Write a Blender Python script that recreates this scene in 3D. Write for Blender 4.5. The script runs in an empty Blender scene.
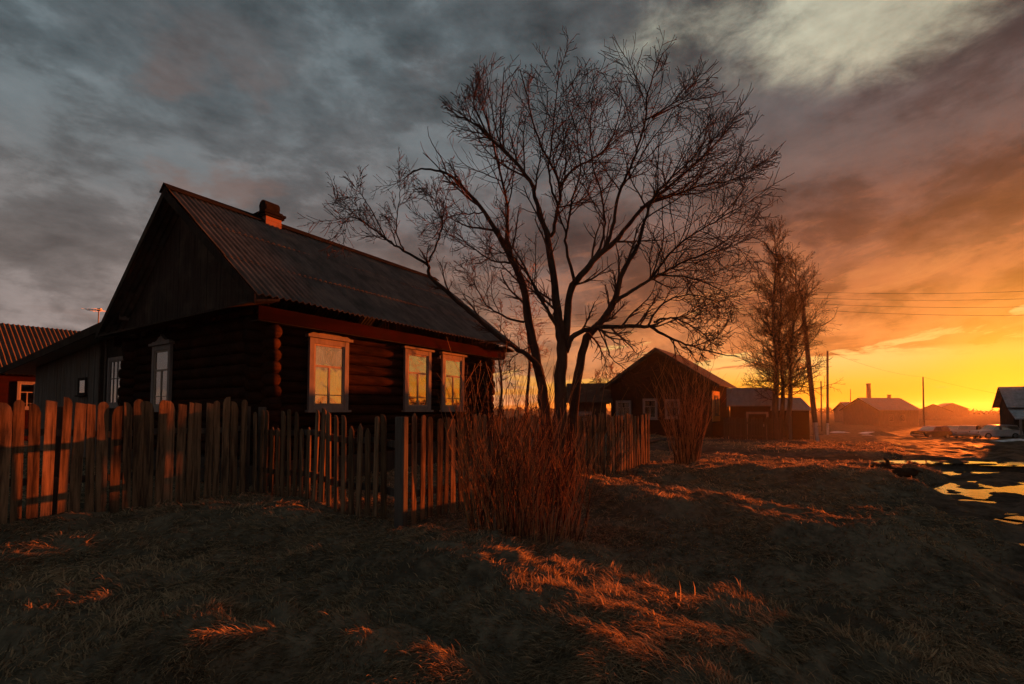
import bpy, math, random
import numpy as np
from mathutils import Vector, Matrix

R = math.radians
random.seed(7)
rng = np.random.default_rng(7)
scene = bpy.context.scene
col = scene.collection

# ------------------------------------------------------------------ camera
F, PITCH, HOR, EYE = 472.0, R(2.5), 410.0, 1.5
CYP = HOR - F * math.tan(PITCH)
cam_data = bpy.data.cameras.new("camera")
cam = bpy.data.objects.new("camera", cam_data)
col.objects.link(cam)
cam.location = (0, 0, EYE)
cam.rotation_euler = (R(90) + PITCH, 0, 0)
cam_data.sensor_width = 36
cam_data.lens = F / 1024 * 36
cam_data.shift_y = (CYP - 342) / 1024
cam_data.clip_start = 0.05
cam_data.clip_end = 5000
scene.camera = cam

# ------------------------------------------------------------------ light
SUN_AZ, SUN_EL = R(46.6), R(2.0)
SUN = Vector((math.sin(SUN_AZ) * math.cos(SUN_EL), math.cos(SUN_AZ) * math.cos(SUN_EL), math.sin(SUN_EL)))
ld = bpy.data.lights.new("sun", 'SUN')
ld.energy = 5.0
ld.color = (1.0, 0.165, 0.018)
ld.angle = R(0.6)
sun = bpy.data.objects.new("sun", ld)
col.objects.link(sun)
sun.rotation_euler = SUN.to_track_quat('Z', 'Y').to_euler()
sun.location = (60, 60, 20)

scene.view_settings.view_transform = 'Standard'
scene.view_settings.look = 'None'
scene.view_settings.exposure = 2.06
scene.view_settings.gamma = 1.0
scene.view_settings.use_curve_mapping = False
scene.cycles.max_bounces = 8
scene.cycles.transparent_max_bounces = 12
scene.cycles.volume_bounces = 0
scene.cycles.use_denoising = True

# ------------------------------------------------------------------ node maths
class NX:
    """tiny wrapper that turns python arithmetic into shader math nodes"""
    tree = None
    def __init__(s, sock): s.s = sock
    @staticmethod
    def m(op, *a):
        n = NX.tree.nodes.new('ShaderNodeMath'); n.operation = op
        for i, x in enumerate(a):
            if isinstance(x, NX): NX.tree.links.new(x.s, n.inputs[i])
            else: n.inputs[i].default_value = float(x)
        return NX(n.outputs[0])
    def __add__(s, o): return NX.m('ADD', s, o)
    __radd__ = __add__
    def __sub__(s, o): return NX.m('SUBTRACT', s, o)
    def __rsub__(s, o): return NX.m('SUBTRACT', o, s)
    def __mul__(s, o): return NX.m('MULTIPLY', s, o)
    __rmul__ = __mul__
    def __truediv__(s, o): return NX.m('DIVIDE', s, o)
def vmax(a, b): return NX.m('MAXIMUM', a, b)
def vmin(a, b): return NX.m('MINIMUM', a, b)
def power(a, b): return NX.m('POWER', a, b)
def expn(a): return NX.m('EXPONENT', a)
def sstep(a, lo, hi):
    n = NX.tree.nodes.new('ShaderNodeMapRange'); n.interpolation_type = 'SMOOTHSTEP'
    NX.tree.links.new(a.s, n.inputs['Value'])
    n.inputs['From Min'].default_value = lo; n.inputs['From Max'].default_value = hi
    return NX(n.outputs['Result'])
def combine(x, y, z):
    n = NX.tree.nodes.new('ShaderNodeCombineXYZ')
    for i, q in enumerate((x, y, z)):
        if isinstance(q, NX): NX.tree.links.new(q.s, n.inputs[i])
        else: n.inputs[i].default_value = q
    return NX(n.outputs[0])
def noise(vec, scale, detail=4, rough=.55, dist=0.0):
    n = NX.tree.nodes.new('ShaderNodeTexNoise'); NX.tree.links.new(vec.s, n.inputs['Vector'])
    n.inputs['Scale'].default_value = scale; n.inputs['Detail'].default_value = detail
    n.inputs['Roughness'].default_value = rough; n.inputs['Distortion'].default_value = dist
    return NX(n.outputs[0])
def ramp(fac, stops):
    n = NX.tree.nodes.new('ShaderNodeValToRGB'); NX.tree.links.new(fac.s, n.inputs[0])
    e = n.color_ramp.elements
    while len(e) < len(stops): e.new(0.5)
    for q, (p, c) in zip(e, stops):
        q.position = p; q.color = (*c, 1)
    return NX(n.outputs[0])
def mix(fac, a, b, blend='MIX'):
    n = NX.tree.nodes.new('ShaderNodeMix'); n.data_type = 'RGBA'; n.blend_type = blend
    if isinstance(fac, NX): NX.tree.links.new(fac.s, n.inputs[0])
    else: n.inputs[0].default_value = fac
    for i, q in ((6, a), (7, b)):
        if isinstance(q, NX): NX.tree.links.new(q.s, n.inputs[i])
        else: n.inputs[i].default_value = (*q, 1)
    return NX(n.outputs[2])

def ray(px, py):
    xc, yc = (px - 512) / F, -(py - CYP) / F
    return Vector((xc, math.cos(PITCH) - yc * math.sin(PITCH), math.sin(PITCH) + yc * math.cos(PITCH)))
def at(px, py, Y):
    """world point seen at a photo pixel, Y metres in front of the camera"""
    d = ray(px, py)
    return Vector((0, 0, EYE)) + d * (Y / d.y)

# ------------------------------------------------------------------ sky
def build_world():
    w = bpy.data.worlds.new("World"); scene.world = w; w.use_nodes = True
    t = w.node_tree; NX.tree = t
    bg = t.nodes['Background']
    tc = t.nodes.new('ShaderNodeTexCoord')
    sep = t.nodes.new('ShaderNodeSeparateXYZ'); t.links.new(tc.outputs['Generated'], sep.inputs[0])
    x, y, z0 = (NX(sep.outputs[i]) for i in range(3))
    z = vmax(z0, 0.0)
    hl = NX.m('SQRT', x * x + y * y + 1e-5)
    ca = (x * math.sin(SUN_AZ) + y * math.cos(SUN_AZ)) / hl           # 1 towards the sun's azimuth
    # air between and below the clouds
    near = sstep(ca, 0.66, 0.995)
    clear_sun = ramp(z, [(0, (.78, .16, .004)), (.022, (.90, .31, .004)), (.05, (.89, .45, .045)), (.085, (.88, .57, .17)),
                         (.13, (.87, .58, .20)), (.19, (.76, .50, .2)), (.33, (.50, .42, .28)), (.6, (.47, .46, .35)), (1, (.2, .22, .22))])
    clear_far = ramp(z, [(0, (.22, .14, .10)), (.08, (.26, .19, .15)), (.2, (.17, .15, .15)), (.5, (.15, .17, .18)), (1, (.1, .12, .13))])
    clear_mid = ramp(z, [(0, (.78, .22, .025)), (.05, (.84, .35, .06)), (.1, (.76, .40, .13)), (.2, (.5, .33, .18)), (.4, (.32, .29, .22)), (1, (.12, .14, .15))])
    clear = mix(near, mix(sstep(ca, .25, .8), clear_far, clear_mid), clear_sun)
    # a flat cloud deck, seen in perspective
    n1 = noise(combine(x, y, z * 2.1), 3.1, 7, .6, .2)
    n2 = noise(combine(x + 4.3, y + 1.7, z * 1.9 + 2.0), 5.6, 7, .6, .25)
    n4 = noise(combine(x + 2.1, y - 3.0, z * 2.2 + 8.0), 11.0, 7, .62, .25)
    n5 = noise(combine(x - 1.1, y + 6.0, z * 1.6 - 4.0), 2.2, 6, .58, .4)
    # openings in the deck: one high over the street, low ones over the horizon
    def hole(px, py, sx, sy):
        d = ray(px, py).normalized()
        u = Vector((d.y, -d.x, 0)).normalized(); vv = u.cross(d)
        a = (x * u.x + y * u.y + z0 * u.z) / sx
        b = (x * vv.x + y * vv.y + z0 * vv.z) / sy
        front = sstep(x * d.x + y * d.y + z0 * d.z, 0.0, .3)
        return expn((a * a + b * b) * -1.0) * front
    hi = vmin(hole(875, 8, .15, .078) * 1.0 + hole(640, 40, .11, .09) * .34 + hole(745, 8, .13, .07) * .44 + hole(960, -10, .12, .09) * .5, 1.15)
    opening = hi * .9 + ((n2 - .5) * 1.3 + (n4 - .5) * .9) * sstep(hi, .03, .5)
    gap_hi = sstep(opening, .18, 1.02)
    lat = x * math.cos(SUN_AZ) - y * math.sin(SUN_AZ)
    nS = noise(combine(lat * 3.2 + 3.0, (z - lat * .05) * 15.0, 1.0), 1.6, 8, .6, .5)
    nT = noise(combine(lat * 3.0 + 8.0, (z - lat * .16) * 11.0, 4.0), 1.5, 8, .62, .7)
    edge = .084 * near + .026
    nP = noise(combine(lat * 4.2 + 1.0, (z - lat * .03) * 27.0, 6.0), 1.7, 6, .55, .3)
    puff = sstep(nP, .495, .55) * sstep(z, .085, .105) * sstep(z, .22, .15) * sstep(ca, .3, .8)
    cover = sstep(nS * 1.45 - .225 + (n1 - .5) * .3 + (n4 - .5) * .18 + (z - edge) * 3.0, .445, .545)
    cover = vmin(vmax(cover, puff * .95), 1.0)
    cover = cover * (1.0 - gap_hi * .9)
    thin = sstep(n5 * .5 + n2 * .5, .44, .64)                         # thicker and thinner deck
    veil = 1.0 + ((n2 - .5) * 1.3 + (n4 - .5) * 1.0) * sstep(z, .3, .5)
    clear = mix(1.0, clear, combine(veil, veil, veil * .985), 'MULTIPLY')
    # colour of the deck's underside
    deck_sun = ramp(z, [(0, (.60, .17, .03)), (.13, (.50, .17, .05)), (.2, (.31, .098, .036)), (.28, (.165, .063, .033)), (.38, (.100, .060, .047)),
                        (.48, (.083, .070, .067)), (.6, (.092, .092, .090)), (.8, (.095, .105, .105)), (1, (.08, .09, .09))])
    deck_far = ramp(z, [(0, (.20, .155, .135)), (.12, (.215, .172, .158)), (.25, (.20, .172, .162)), (.36, (.165, .166, .168)), (.5, (.142, .180, .198)),
                        (.7, (.078, .105, .118)), (1, (.06, .076, .085))])
    deck_mid = ramp(z, [(0, (.62, .30, .10)), (.12, (.40, .20, .11)), (.22, (.235, .135, .095)), (.34, (.145, .108, .10)), (.46, (.165, .168, .172)), (.6, (.148, .184, .200)),
                        (1, (.07, .082, .088))])
    k1 = sstep(ca, .60, .985); k0 = sstep(ca, -.05, .78)
    dcol = mix(k1, mix(k0, deck_far, deck_mid), deck_sun)
    # lit edges and lighter, thinner patches
    streak = sstep(nT, .50, .70) * sstep(z, .46, .2) * sstep(ca, .5, .97)
    dcol = mix(streak * .24, dcol, mix(sstep(z, .1, .36), (.98, .50, .14), (.52, .18, .05)))
    dcol = mix(thin * .55 * (1.0 - k1 * .85), dcol, mix(.5, dcol, mix(near, (.17, .145, .14), (.24, .115, .06))))
    shade = (n1 - .5) * 1.5 + (n2 - .5) * 1.5 + (n4 - .5) * .9 + (n5 - .5) * .9 + (nT - .5) * .9 * k0 + .98
    dcol = mix(1.0, dcol, combine(shade, shade, shade), 'MULTIPLY')
    pm = sstep(n1 * .45 + n2 * .35 + n4 * .2, .47, .55) * .28 + .87
    dcol = mix(1.0, dcol, combine(pm, pm, pm), 'MULTIPLY')
    fire = sstep(nT * .45 + n2 * .3 + n4 * .25, .497, .55) * sstep(z, .44, .22) * sstep(ca, .35, .9)
    dcol = mix(fire * .36, dcol, mix(sstep(z, .12, .4), (.80, .25, .07), (.29, .105, .062)))
    blue = sstep(n2 * .6 + n1 * .4, .47, .60) * sstep(z, .18, .40) * (1.0 - k1 * .7)
    dcol = mix(blue * .5, dcol, (.10, .132, .145))
    pinkp = sstep(noise(combine(x + 7.0, y + 3.0, z * 2.2), 4.2, 5, .6, .4), .53, .68) * sstep(z, .68, .36) * (1.0 - k1)
    dcol = mix(pinkp * .6, dcol, (.20, .122, .10))
    sky = mix(cover, clear, dcol)
    # the rim where low sun burns through the deck's lower edge
    rim = cover * (1.0 - cover) * 4.0 * sstep(ca, .45, .97) * sstep(z, .36, .2)
    sky = mix(rim * .42, sky, (1.0, .56, .17))
    # brightness about the hidden sun
    cs = x * SUN.x + y * SUN.y + z0 * SUN.z
    aur = expn((cs - 1.0) * 60.0) * .9
    sky = mix(aur * .42, sky, (1.0, .44, .003))
    hot = expn((cs - 1.0) * 330.0)
    sky = mix(hot * .8, sky, (1.5, .62, .02))
    # a little of the physical sky
    st = t.nodes.new('ShaderNodeTexSky'); st.sky_type = 'NISHITA'; st.sun_disc = False
    st.sun_elevation = SUN_EL; st.sun_rotation = SUN_AZ
    sky = mix(.004, sky, NX(st.outputs[0]), 'ADD')
    t.links.new(sky.s, bg.inputs['Color'])
    bg.inputs['Strength'].default_value = .24
build_world()

# ------------------------------------------------------------------ materials
def new_mat(name):
    m = bpy.data.materials.new(name); m.use_nodes = True
    NX.tree = m.node_tree
    return m, m.node_tree, m.node_tree.nodes['Principled BSDF']
def obj_coord(scale=(1, 1, 1), kind='Object'):
    t = NX.tree
    tc = t.nodes.new('ShaderNodeTexCoord'); mp = t.nodes.new('ShaderNodeMapping')
    mp.inputs['Scale'].default_value = scale
    t.links.new(tc.outputs[kind], mp.inputs[0])
    return NX(mp.outputs[0])
def set_bump(bsdf, h, strength=.4, dist=.02):
    t = NX.tree
    b = t.nodes.new('ShaderNodeBump'); b.inputs['Strength'].default_value = strength; b.inputs['Distance'].default_value = dist
    t.links.new(h.s, b.inputs['Height']); t.links.new(b.outputs[0], bsdf.inputs['Normal'])
def grain_mat(name, c0, c1, c2, stretch=(12, 12, 1.2), rough=.85, bump=.5, dist=.008, per_obj=.25, spec=.0):
    """weathered material: stretched grain, broad stains, each object a little different"""
    m, t, b = new_mat(name)
    v = obj_coord(stretch)
    oi = t.nodes.new('ShaderNodeObjectInfo')
    rnd = NX(oi.outputs['Random'])
    n = t.nodes.new('ShaderNodeVectorMath'); n.operation = 'ADD'
    t.links.new(v.s, n.inputs[0]); t.links.new(combine(rnd * 37.0, rnd * 19.0, rnd * 53.0).s, n.inputs[1])
    v = NX(n.outputs[0])
    g = noise(v, 1.6, 6, .65, .3); s = noise(obj_coord((1, 1, 1)), 1.7, 4, .6)
    c = mix(sstep(g, .3, .7), c0, c1)
    c = mix(sstep(s, .45, .72) * .7, c, c2)
    k = (1.0 - per_obj) + rnd * (2 * per_obj)
    c = mix(1.0, c, combine(k, k, k), 'MULTIPLY')
    t.links.new(c.s, b.inputs['Base Color'])
    b.inputs['Roughness'].default_value = rough
    b.inputs['Specular IOR Level'].default_value = spec
    set_bump(b, g, bump, dist)
    return m
MAT = {}
MAT['log'] = grain_mat('old_log', (.032, .0145, .0095), (.010, .0065, .005), (.040, .017, .011), (1.0, 14, 14), .9, .7, .012)
MAT['plank_dark'] = grain_mat('dark_plank', (.055, .043, .035), (.028, .022, .019), (.08, .06, .045), (14, 14, .8), .9, .5)
MAT['plank_red'] = grain_mat('red_brown_board', (.030, .0075, .0055), (.018, .006, .005), (.015, .008, .007), (.8, 10, 10), .75, .4)
MAT['plank_grey'] = grain_mat('grey_plank', (.17, .15, .13), (.085, .074, .065), (.13, .10, .075), (12, 12, .8), .9, .5)
MAT['picket'] = grain_mat('picket_wood', (.25, .152, .085), (.042, .030, .022), (.09, .055, .033), (16, 16, 1.0), .88, .6, .006, .42)
MAT['post'] = grain_mat('post_wood', (.11, .095, .08), (.06, .052, .045), (.09, .065, .048), (14, 14, 1.0), .9, .6, .006)
MAT['casing'] = grain_mat('faded_white_paint', (.23, .20, .185), (.16, .137, .125), (.28, .21, .17), (9, 9, 1.5), .7, .3, .004, .05)
MAT['sash'] = grain_mat('sash_paint', (.36, .29, .23), (.24, .19, .15), (.2, .15, .12), (9, 9, 1.5), .7, .3, .004, .05)
MAT['slate'] = grain_mat('old_slate', (.125, .115, .105), (.065, .062, .058), (.17, .145, .12), (2.2, .8, .8), .92, .5, .01, .05)
MAT['slate_brown'] = grain_mat('brown_slate', (.11, .075, .06), (.07, .05, .04), (.09, .068, .057), (1.5, .8, .8), .9, .4, .01, .05)
MAT['tin'] = grain_mat('old_tin', (.19, .19, .185), (.12, .115, .11), (.2, .13, .09), (3, 1, 1), .6, .2, .005, .1, .4)
MAT['brick'] = None
MAT['bark'] = grain_mat('bark', (.078, .056, .043), (.030, .023, .019), (.10, .075, .055), (9, 9, 2.0), .9, .9, .02)
MAT['twig'] = grain_mat('twig', (.085, .05, .036), (.05, .03, .024), (.10, .055, .035), (6, 6, 3), .7, .2, .004)
MAT['stem'] = grain_mat('willow_stem', (.42, .23, .10), (.20, .10, .045), (.45, .27, .14), (8, 8, 2), .6, .2, .004)
MAT['old_stem'] = grain_mat('old_stem', (.085, .05, .032), (.035, .022, .016), (.12, .07, .04), (8, 8, 2), .8, .2, .004)  # dark copy of the stem colour, painting in the shaded stems
MAT['larch'] = grain_mat('larch_bark', (.09, .06, .042), (.045, .032, .026), (.11, .075, .05), (6, 6, 1.5), .9, .6, .02)
MAT['pole'] = grain_mat('pole_wood', (.12, .095, .075), (.065, .052, .043), (.10, .08, .06), (16, 16, .8), .9, .5)
MAT['concrete'] = grain_mat('concrete', (.42, .40, .37), (.30, .285, .26), (.22, .2, .18), (2, 2, 2), .9, .3)
MAT['metal'] = grain_mat('galvanised', (.25, .25, .25), (.16, .16, .16), (.2, .14, .1), (3, 3, 3), .5, .1, .003, .1, .5)
MAT['wire'] = grain_mat('wire', (.03, .03, .03), (.02, .02, .02), (.04, .035, .03), (3, 3, 3), .7, .1)
MAT['snow'] = grain_mat('old_snow', (.78, .79, .82), (.62, .62, .64), (.45, .42, .38), (3, 3, 3), .8, .6, .03)
MAT['rubber'] = grain_mat('rubber', (.03, .03, .03), (.02, .02, .02), (.05, .04, .035), (3, 3, 3), .8, .2)
MAT['paint_white'] = grain_mat('dirty_white_paint', (.45, .45, .46), (.36, .36, .37), (.30, .26, .22), (2, 2, 2), .35, .05, .002, .1, .5)
MAT['paint_purple'] = grain_mat('purple_paint', (.16, .085, .24), (.11, .06, .17), (.14, .1, .12), (2, 2, 2), .4, .05, .002, .1, .5)
MAT['paint_grey'] = grain_mat('grey_paint', (.24, .24, .25), (.19, .19, .2), (.14, .12, .1), (2, 2, 2), .35, .05, .002, .1, .5)
MAT['ochre'] = grain_mat('sun_glow_ochre', (.78, .52, .24), (.66, .42, .18), (.34, .2, .09), (1, 8, 8), .7, .3, .004)  # bright ochre puts the sun's glow on the side wall into its colour
MAT['curtain'] = grain_mat('curtain', (.80, .74, .66), (.30, .26, .22), (.12, .10, .09), (14, 14, .4), .95, .2)
MAT['dark'] = grain_mat('dark_interior', (.02, .017, .015), (.012, .011, .01), (.02, .017, .015), (2, 2, 2), .9, .1)
MAT['rotten'] = grain_mat('rotten_log', (.06, .043, .032), (.025, .019, .016), (.085, .055, .035), (3, 12, 12), .95, .9, .02)
MAT['snowroof'] = grain_mat('pale_roof', (.36, .37, .39), (.25, .255, .265), (.2, .19, .18), (3, 1, 1), .7, .3, .01)

def brick_mat():
    m, t, b = new_mat('brick')
    v = obj_coord((1, 1, 1))
    br = t.nodes.new('ShaderNodeTexBrick')
    mp = t.nodes.new('ShaderNodeMapping'); mp.inputs['Rotation'].default_value = (R(90), 0, 0)
    tc = t.nodes.new('ShaderNodeTexCoord'); t.links.new(tc.outputs['Object'], mp.inputs[0]); t.links.new(mp.outputs[0], br.inputs['Vector'])
    br.inputs['Scale'].default_value = 4.0; br.inputs['Mortar Size'].default_value = .02
    br.inputs['Color1'].default_value = (.24, .085, .05, 1); br.inputs['Color2'].default_value = (.17, .06, .036, 1); br.inputs['Mortar'].default_value = (.18, .155, .13, 1)
    s = noise(v, 3.0, 4)
    c = mix(sstep(s, .5, .7) * .6, NX(br.outputs[0]), (.09, .06, .05))
    t.links.new(c.s, b.inputs['Base Color']); b.inputs['Roughness'].default_value = .9
    return m
MAT['brick'] = brick_mat()

def glass_mat(name, refl, wav=.12, tint=(.95, .95, .95)):
    """old window glass: mirror of the sky over a dim room, a little wavy"""
    m, t, b = new_mat(name)
    out = t.nodes['Material Output']
    g = t.nodes.new('ShaderNodeBsdfGlossy'); g.inputs['Roughness'].default_value = .05; g.inputs['Color'].default_value = (*tint, 1)
    tr = t.nodes.new('ShaderNodeBsdfTransparent'); tr.inputs['Color'].default_value = (.86, .85, .82, 1)
    fr = t.nodes.new('ShaderNodeFresnel'); fr.inputs['IOR'].default_value = 1.5
    f = vmin(NX(fr.outputs[0]) * 1.6 + refl, 1.0)
    n = noise(obj_coord((1, 1, 1)), 2.2, 2, .5, .2)
    bp = t.nodes.new('ShaderNodeBump'); bp.inputs['Strength'].default_value = wav; bp.inputs['Distance'].default_value = .05
    t.links.new(n.s, bp.inputs['Height']); t.links.new(bp.outputs[0], g.inputs['Normal'])
    mx = t.nodes.new('ShaderNodeMixShader')
    t.links.new(f.s, mx.inputs[0]); t.links.new(tr.outputs[0], mx.inputs[1]); t.links.new(g.outputs[0], mx.inputs[2])
    t.links.new(mx.outputs[0], out.inputs['Surface'])
    return m
MAT['glass'] = glass_mat('window_glass', .30, .2, (1, .86, .66))  # warm tint colours the mirrored sky a sunset orange
MAT['glass_dim'] = glass_mat('window_glass_dim', .22)

def blade_mat(name, dark, light, trans):
    m, t, b = new_mat(name)
    out = t.nodes['Material Output']
    at_ = t.nodes.new('ShaderNodeAttribute'); at_.attribute_name = 'tone'
    tone = NX(at_.outputs['Fac'])
    c = mix(tone, dark, light)
    d = t.nodes.new('ShaderNodeBsdfDiffuse'); tl = t.nodes.new('ShaderNodeBsdfTranslucent')
    t.links.new(c.s, d.inputs[0]); t.links.new(c.s, tl.inputs[0])
    mx = t.nodes.new('ShaderNodeMixShader'); mx.inputs[0].default_value = trans
    t.links.new(d.outputs[0], mx.inputs[1]); t.links.new(tl.outputs[0], mx.inputs[2]); t.links.new(mx.outputs[0], out.inputs['Surface'])
    return m
MAT['grass'] = blade_mat('dry_grass', (.105, .078, .048), (.54, .385, .225), .42)

def ground_mat():
    m, t, b = new_mat('ground')
    v = obj_coord((1, 1, 1))
    a = t.nodes.new('ShaderNodeAttribute'); a.attribute_name = 'mud'
    mud = NX(a.outputs['Fac'])
    n1 = noise(v, 1.1, 6, .6); n2 = noise(v, 9.0, 5, .65); n3 = noise(v, .08, 4, .6)
    turf = mix(sstep(n1 * .5 + n2 * .5, .38, .62), (.07, .057, .040), (.19, .15, .10))
    turf = mix(sstep(n3, .4, .65) * .5, turf, (.12, .10, .06))
    dirt = mix(sstep(n2 * .6 + n1 * .4, .36, .64), (.045, .034, .025), (.105, .078, .057))
    c = mix(mud, turf, dirt)
    t.links.new(c.s, b.inputs['Base Color'])
    wet = 1.0 - mud * sstep(n1, .44, .62) * .25
    t.links.new((wet * .95).s, b.inputs['Roughness'])
    t.links.new((mud * sstep(n1, .40, .62) * .07).s, b.inputs['Specular IOR Level'])
    set_bump(b, n2 + noise(v, 30, 4, .6) * .5, .6, .05)
    return m
MAT['ground'] = ground_mat()
def water_mat():
    m, t, b = new_mat('puddle_water')
    b.inputs['Base Color'].default_value = (.022, .017, .013, 1); b.inputs['Roughness'].default_value = .03; b.inputs['IOR'].default_value = 1.33
    b.inputs['Specular IOR Level'].default_value = .6
    set_bump(b, noise(obj_coord((1, 1, 1)), 5.0, 3), .05, .02)
    return m
MAT['water'] = water_mat()

# ------------------------------------------------------------------ mesh helpers
class MB:
    def __init__(s): s.v = []; s.f = []; s.parts = []
    def add(s, verts, faces):
        o, f0 = len(s.v), len(s.f); s.v += [tuple(p) for p in verts]; s.f += [tuple(i + o for i in f) for f in faces]
        s.parts.append((o, len(s.v), f0, len(s.f)))
        return s
    def box(s, c, size, M=None, taper=1.0):
        hx, hy, hz = size[0] / 2, size[1] / 2, size[2] / 2
        P = []
        for k in (-1, 1):
            q = taper if k > 0 else 1
            P += [Vector((-hx * q, -hy * q, k * hz)), Vector((hx * q, -hy * q, k * hz)), Vector((hx * q, hy * q, k * hz)), Vector((-hx * q, hy * q, k * hz))]
        if M is not None: P = [M @ p for p in P]
        c = Vector(c)
        return s.add([p + c for p in P], [(3, 2, 1, 0), (4, 5, 6, 7), (0, 1, 5, 4), (1, 2, 6, 5), (2, 3, 7, 6), (3, 0, 4, 7)])
    def prism(s, poly, off):
        """polygon extruded by a vector"""
        n = len(poly); off = Vector(off); A = [Vector(p) for p in poly]; B = [p + off for p in A]
        return s.add(A + B, [tuple(range(n - 1, -1, -1)), tuple(range(n, 2 * n))] + [(i, (i + 1) % n, n + (i + 1) % n, n + i) for i in range(n)])
    def tube(s, pts, radii, n=6, cap=True):
        pts = [Vector(p) for p in pts]; m = len(pts)
        if isinstance(radii, (int, float)): radii = [radii] * m
        ref = None; V = []
        for i, p in enumerate(pts):
            d = (pts[min(i + 1, m - 1)] - pts[max(i - 1, 0)])
            d = d.normalized() if d.length > 1e-9 else Vector((0, 0, 1))
            if ref is None: ref = d.orthogonal().normalized()
            ref = (ref - d * ref.dot(d)); ref = ref.normalized() if ref.length > 1e-6 else d.orthogonal().normalized()
            b = d.cross(ref)
            for k in range(n):
                a = 2 * math.pi * k / n
                V.append(p + (ref * math.cos(a) + b * math.sin(a)) * radii[i])
        Fc = [(i * n + k, i * n + (k + 1) % n, (i + 1) * n + (k + 1) % n, (i + 1) * n + k) for i in range(m - 1) for k in range(n)]
        if cap: Fc += [tuple(range(n - 1, -1, -1)), tuple(range((m - 1) * n, m * n))]
        return s.add(V, Fc)
    def build(s, name, mat, parent=None, smooth=False, label=None, bevel=0):
        me = bpy.data.meshes.new(name); me.from_pydata(s.v, [], s.f)
        me.materials.append(MAT[mat] if isinstance(mat, str) else mat)
        if smooth: me.polygons.foreach_set('use_smooth', [True] * len(me.polygons))
        me.update()
        o = bpy.data.objects.new(name, me); col.objects.link(o)
        if parent is not None: o.parent = parent
        if label: o['label'] = label
        if bevel:
            bv = o.modifiers.new('bevel', 'BEVEL'); bv.width = bevel; bv.segments = 2; bv.limit_method = 'ANGLE'
        return o
def _split(s, name, mat, parent=None, **kw):
    """every shape added to the builder becomes a part of its own"""
    out = []
    for v0, v1, f0, f1 in s.parts:
        m = MB(); m.v = s.v[v0:v1]; m.f = [tuple(i - v0 for i in f) for f in s.f[f0:f1]]
        out.append(m.build(name, mat, parent, **kw))
    return out
MB.split = _split
def tag(o, label, cat, group=None, kind=None):
    o['label'] = label; o['category'] = cat
    if group: o['group'] = group
    if kind: o['kind'] = kind
    return o
def structure(o, label=None):
    o['kind'] = 'structure'
    return o
def empty(name, loc, rz=0):
    o = bpy.data.objects.new(name, None); col.objects.link(o)
    o.location = loc; o.rotation_euler = (0, 0, rz); o.empty_display_size = .3
    return o
def RZ(a): return Matrix.Rotation(a, 3, 'Z')
def RX(a): return Matrix.Rotation(a, 3, 'X')
def RY(a): return Matrix.Rotation(a, 3, 'Y')

# ------------------------------------------------------------------ terrain
def vnoise(x, y, seed=0):
    """smooth value noise, numpy"""
    x = np.asarray(x, float); y = np.asarray(y, float)
    xi = np.floor(x).astype(np.int64); yi = np.floor(y).astype(np.int64)
    fx = x - xi; fy = y - yi; fx = fx * fx * (3 - 2 * fx); fy = fy * fy * (3 - 2 * fy)
    def h(a, b):
        n = (a * 374761393 + b * 668265263 + seed * 974711) & 0x7fffffff
        n = ((n ^ (n >> 13)) * 1274126177) & 0x7fffffff
        return ((n ^ (n >> 16)) & 0xffff) / 65535.0
    return (h(xi, yi) * (1 - fx) + h(xi + 1, yi) * fx) * (1 - fy) + (h(xi, yi + 1) * (1 - fx) + h(xi + 1, yi + 1) * fx) * fy - .5
def sm(a, lo, hi):
    t = np.clip((np.asarray(a, float) - lo) / (hi - lo), 0, 1); return t * t * (3 - 2 * t)
def seg_dist(x, y, pts):
    d = np.full(np.shape(x), 1e9)
    for (ax, ay), (bx, by) in zip(pts[:-1], pts[1:]):
        vx, vy = bx - ax, by - ay; L = vx * vx + vy * vy
        t = np.clip(((x - ax) * vx + (y - ay) * vy) / L, 0, 1)
        d = np.minimum(d, np.hypot(x - ax - t * vx, y - ay - t * vy))
    return d
# swells of the lawn whose crests catch the low sun
CRESTS = [([(1.7, 8.6), (2.5, 7.4), (3.2, 6.3), (3.9, 5.4)], .235, .95),
          ([(-.8, 5.0), (-.35, 4.3), (.15, 3.7), (.62, 3.1), (1.1, 2.6)], .215, .78),
          ([(-.25, 4.6), (.4, 4.2), (1.1, 3.7), (1.9, 3.3)], .16, .5),
          ([(-2.0, 3.3), (-1.5, 3.0), (-.9, 2.85), (-.35, 2.6)], .21, .5),
          ([(4.6, 10.6), (6.2, 10.2), (8.2, 9.6)], .24, .8),
          ([(5.2, 12.4), (8.0, 11.9), (10.0, 10.9)], .14, .5)]
TRACK = [(-2, 30), (3, 23), (8, 17.6), (13, 14.6), (18, 14.5)]
# puddles: x, y, radius x, radius y, level
PUDDLES = [(10.2, 9.5, 1.7, .95), (13.2, 15.0, 1.25, .34), (16.2, 15.0, 1.5, .42), (16.4, 19.3, .42, .35), (6.15, 5.75, .30, .24),
           (7.15, 6.95, .26, .2), (7.85, 7.1, .42, .26), (24.0, 31.0, .9, .5), (11.6, 12.1, .9, .28), (8.3, 8.5, .3, .18), (7.0, 6.2, .2, .16)]
def masks(x, y):
    # muddy street: everything beyond a line that runs away along the fence direction
    s = (x - 5.15) * .80 - (y - 5.0) * .60
    s = s + vnoise(x * .5, y * .5, 3) * .9 + vnoise(x * 2, y * 2, 4) * .3
    street = sm(s, -.25, .45) * (1 - sm(s, 8.5, 10.0))
    tr = seg_dist(x, y, TRACK) + vnoise(x * .45, y * .45, 5) * 1.0 + vnoise(x * 1.8, y * 1.8, 6) * .35
    track = 1 - sm(tr, 1.7, 2.5)
    return street, track
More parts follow.
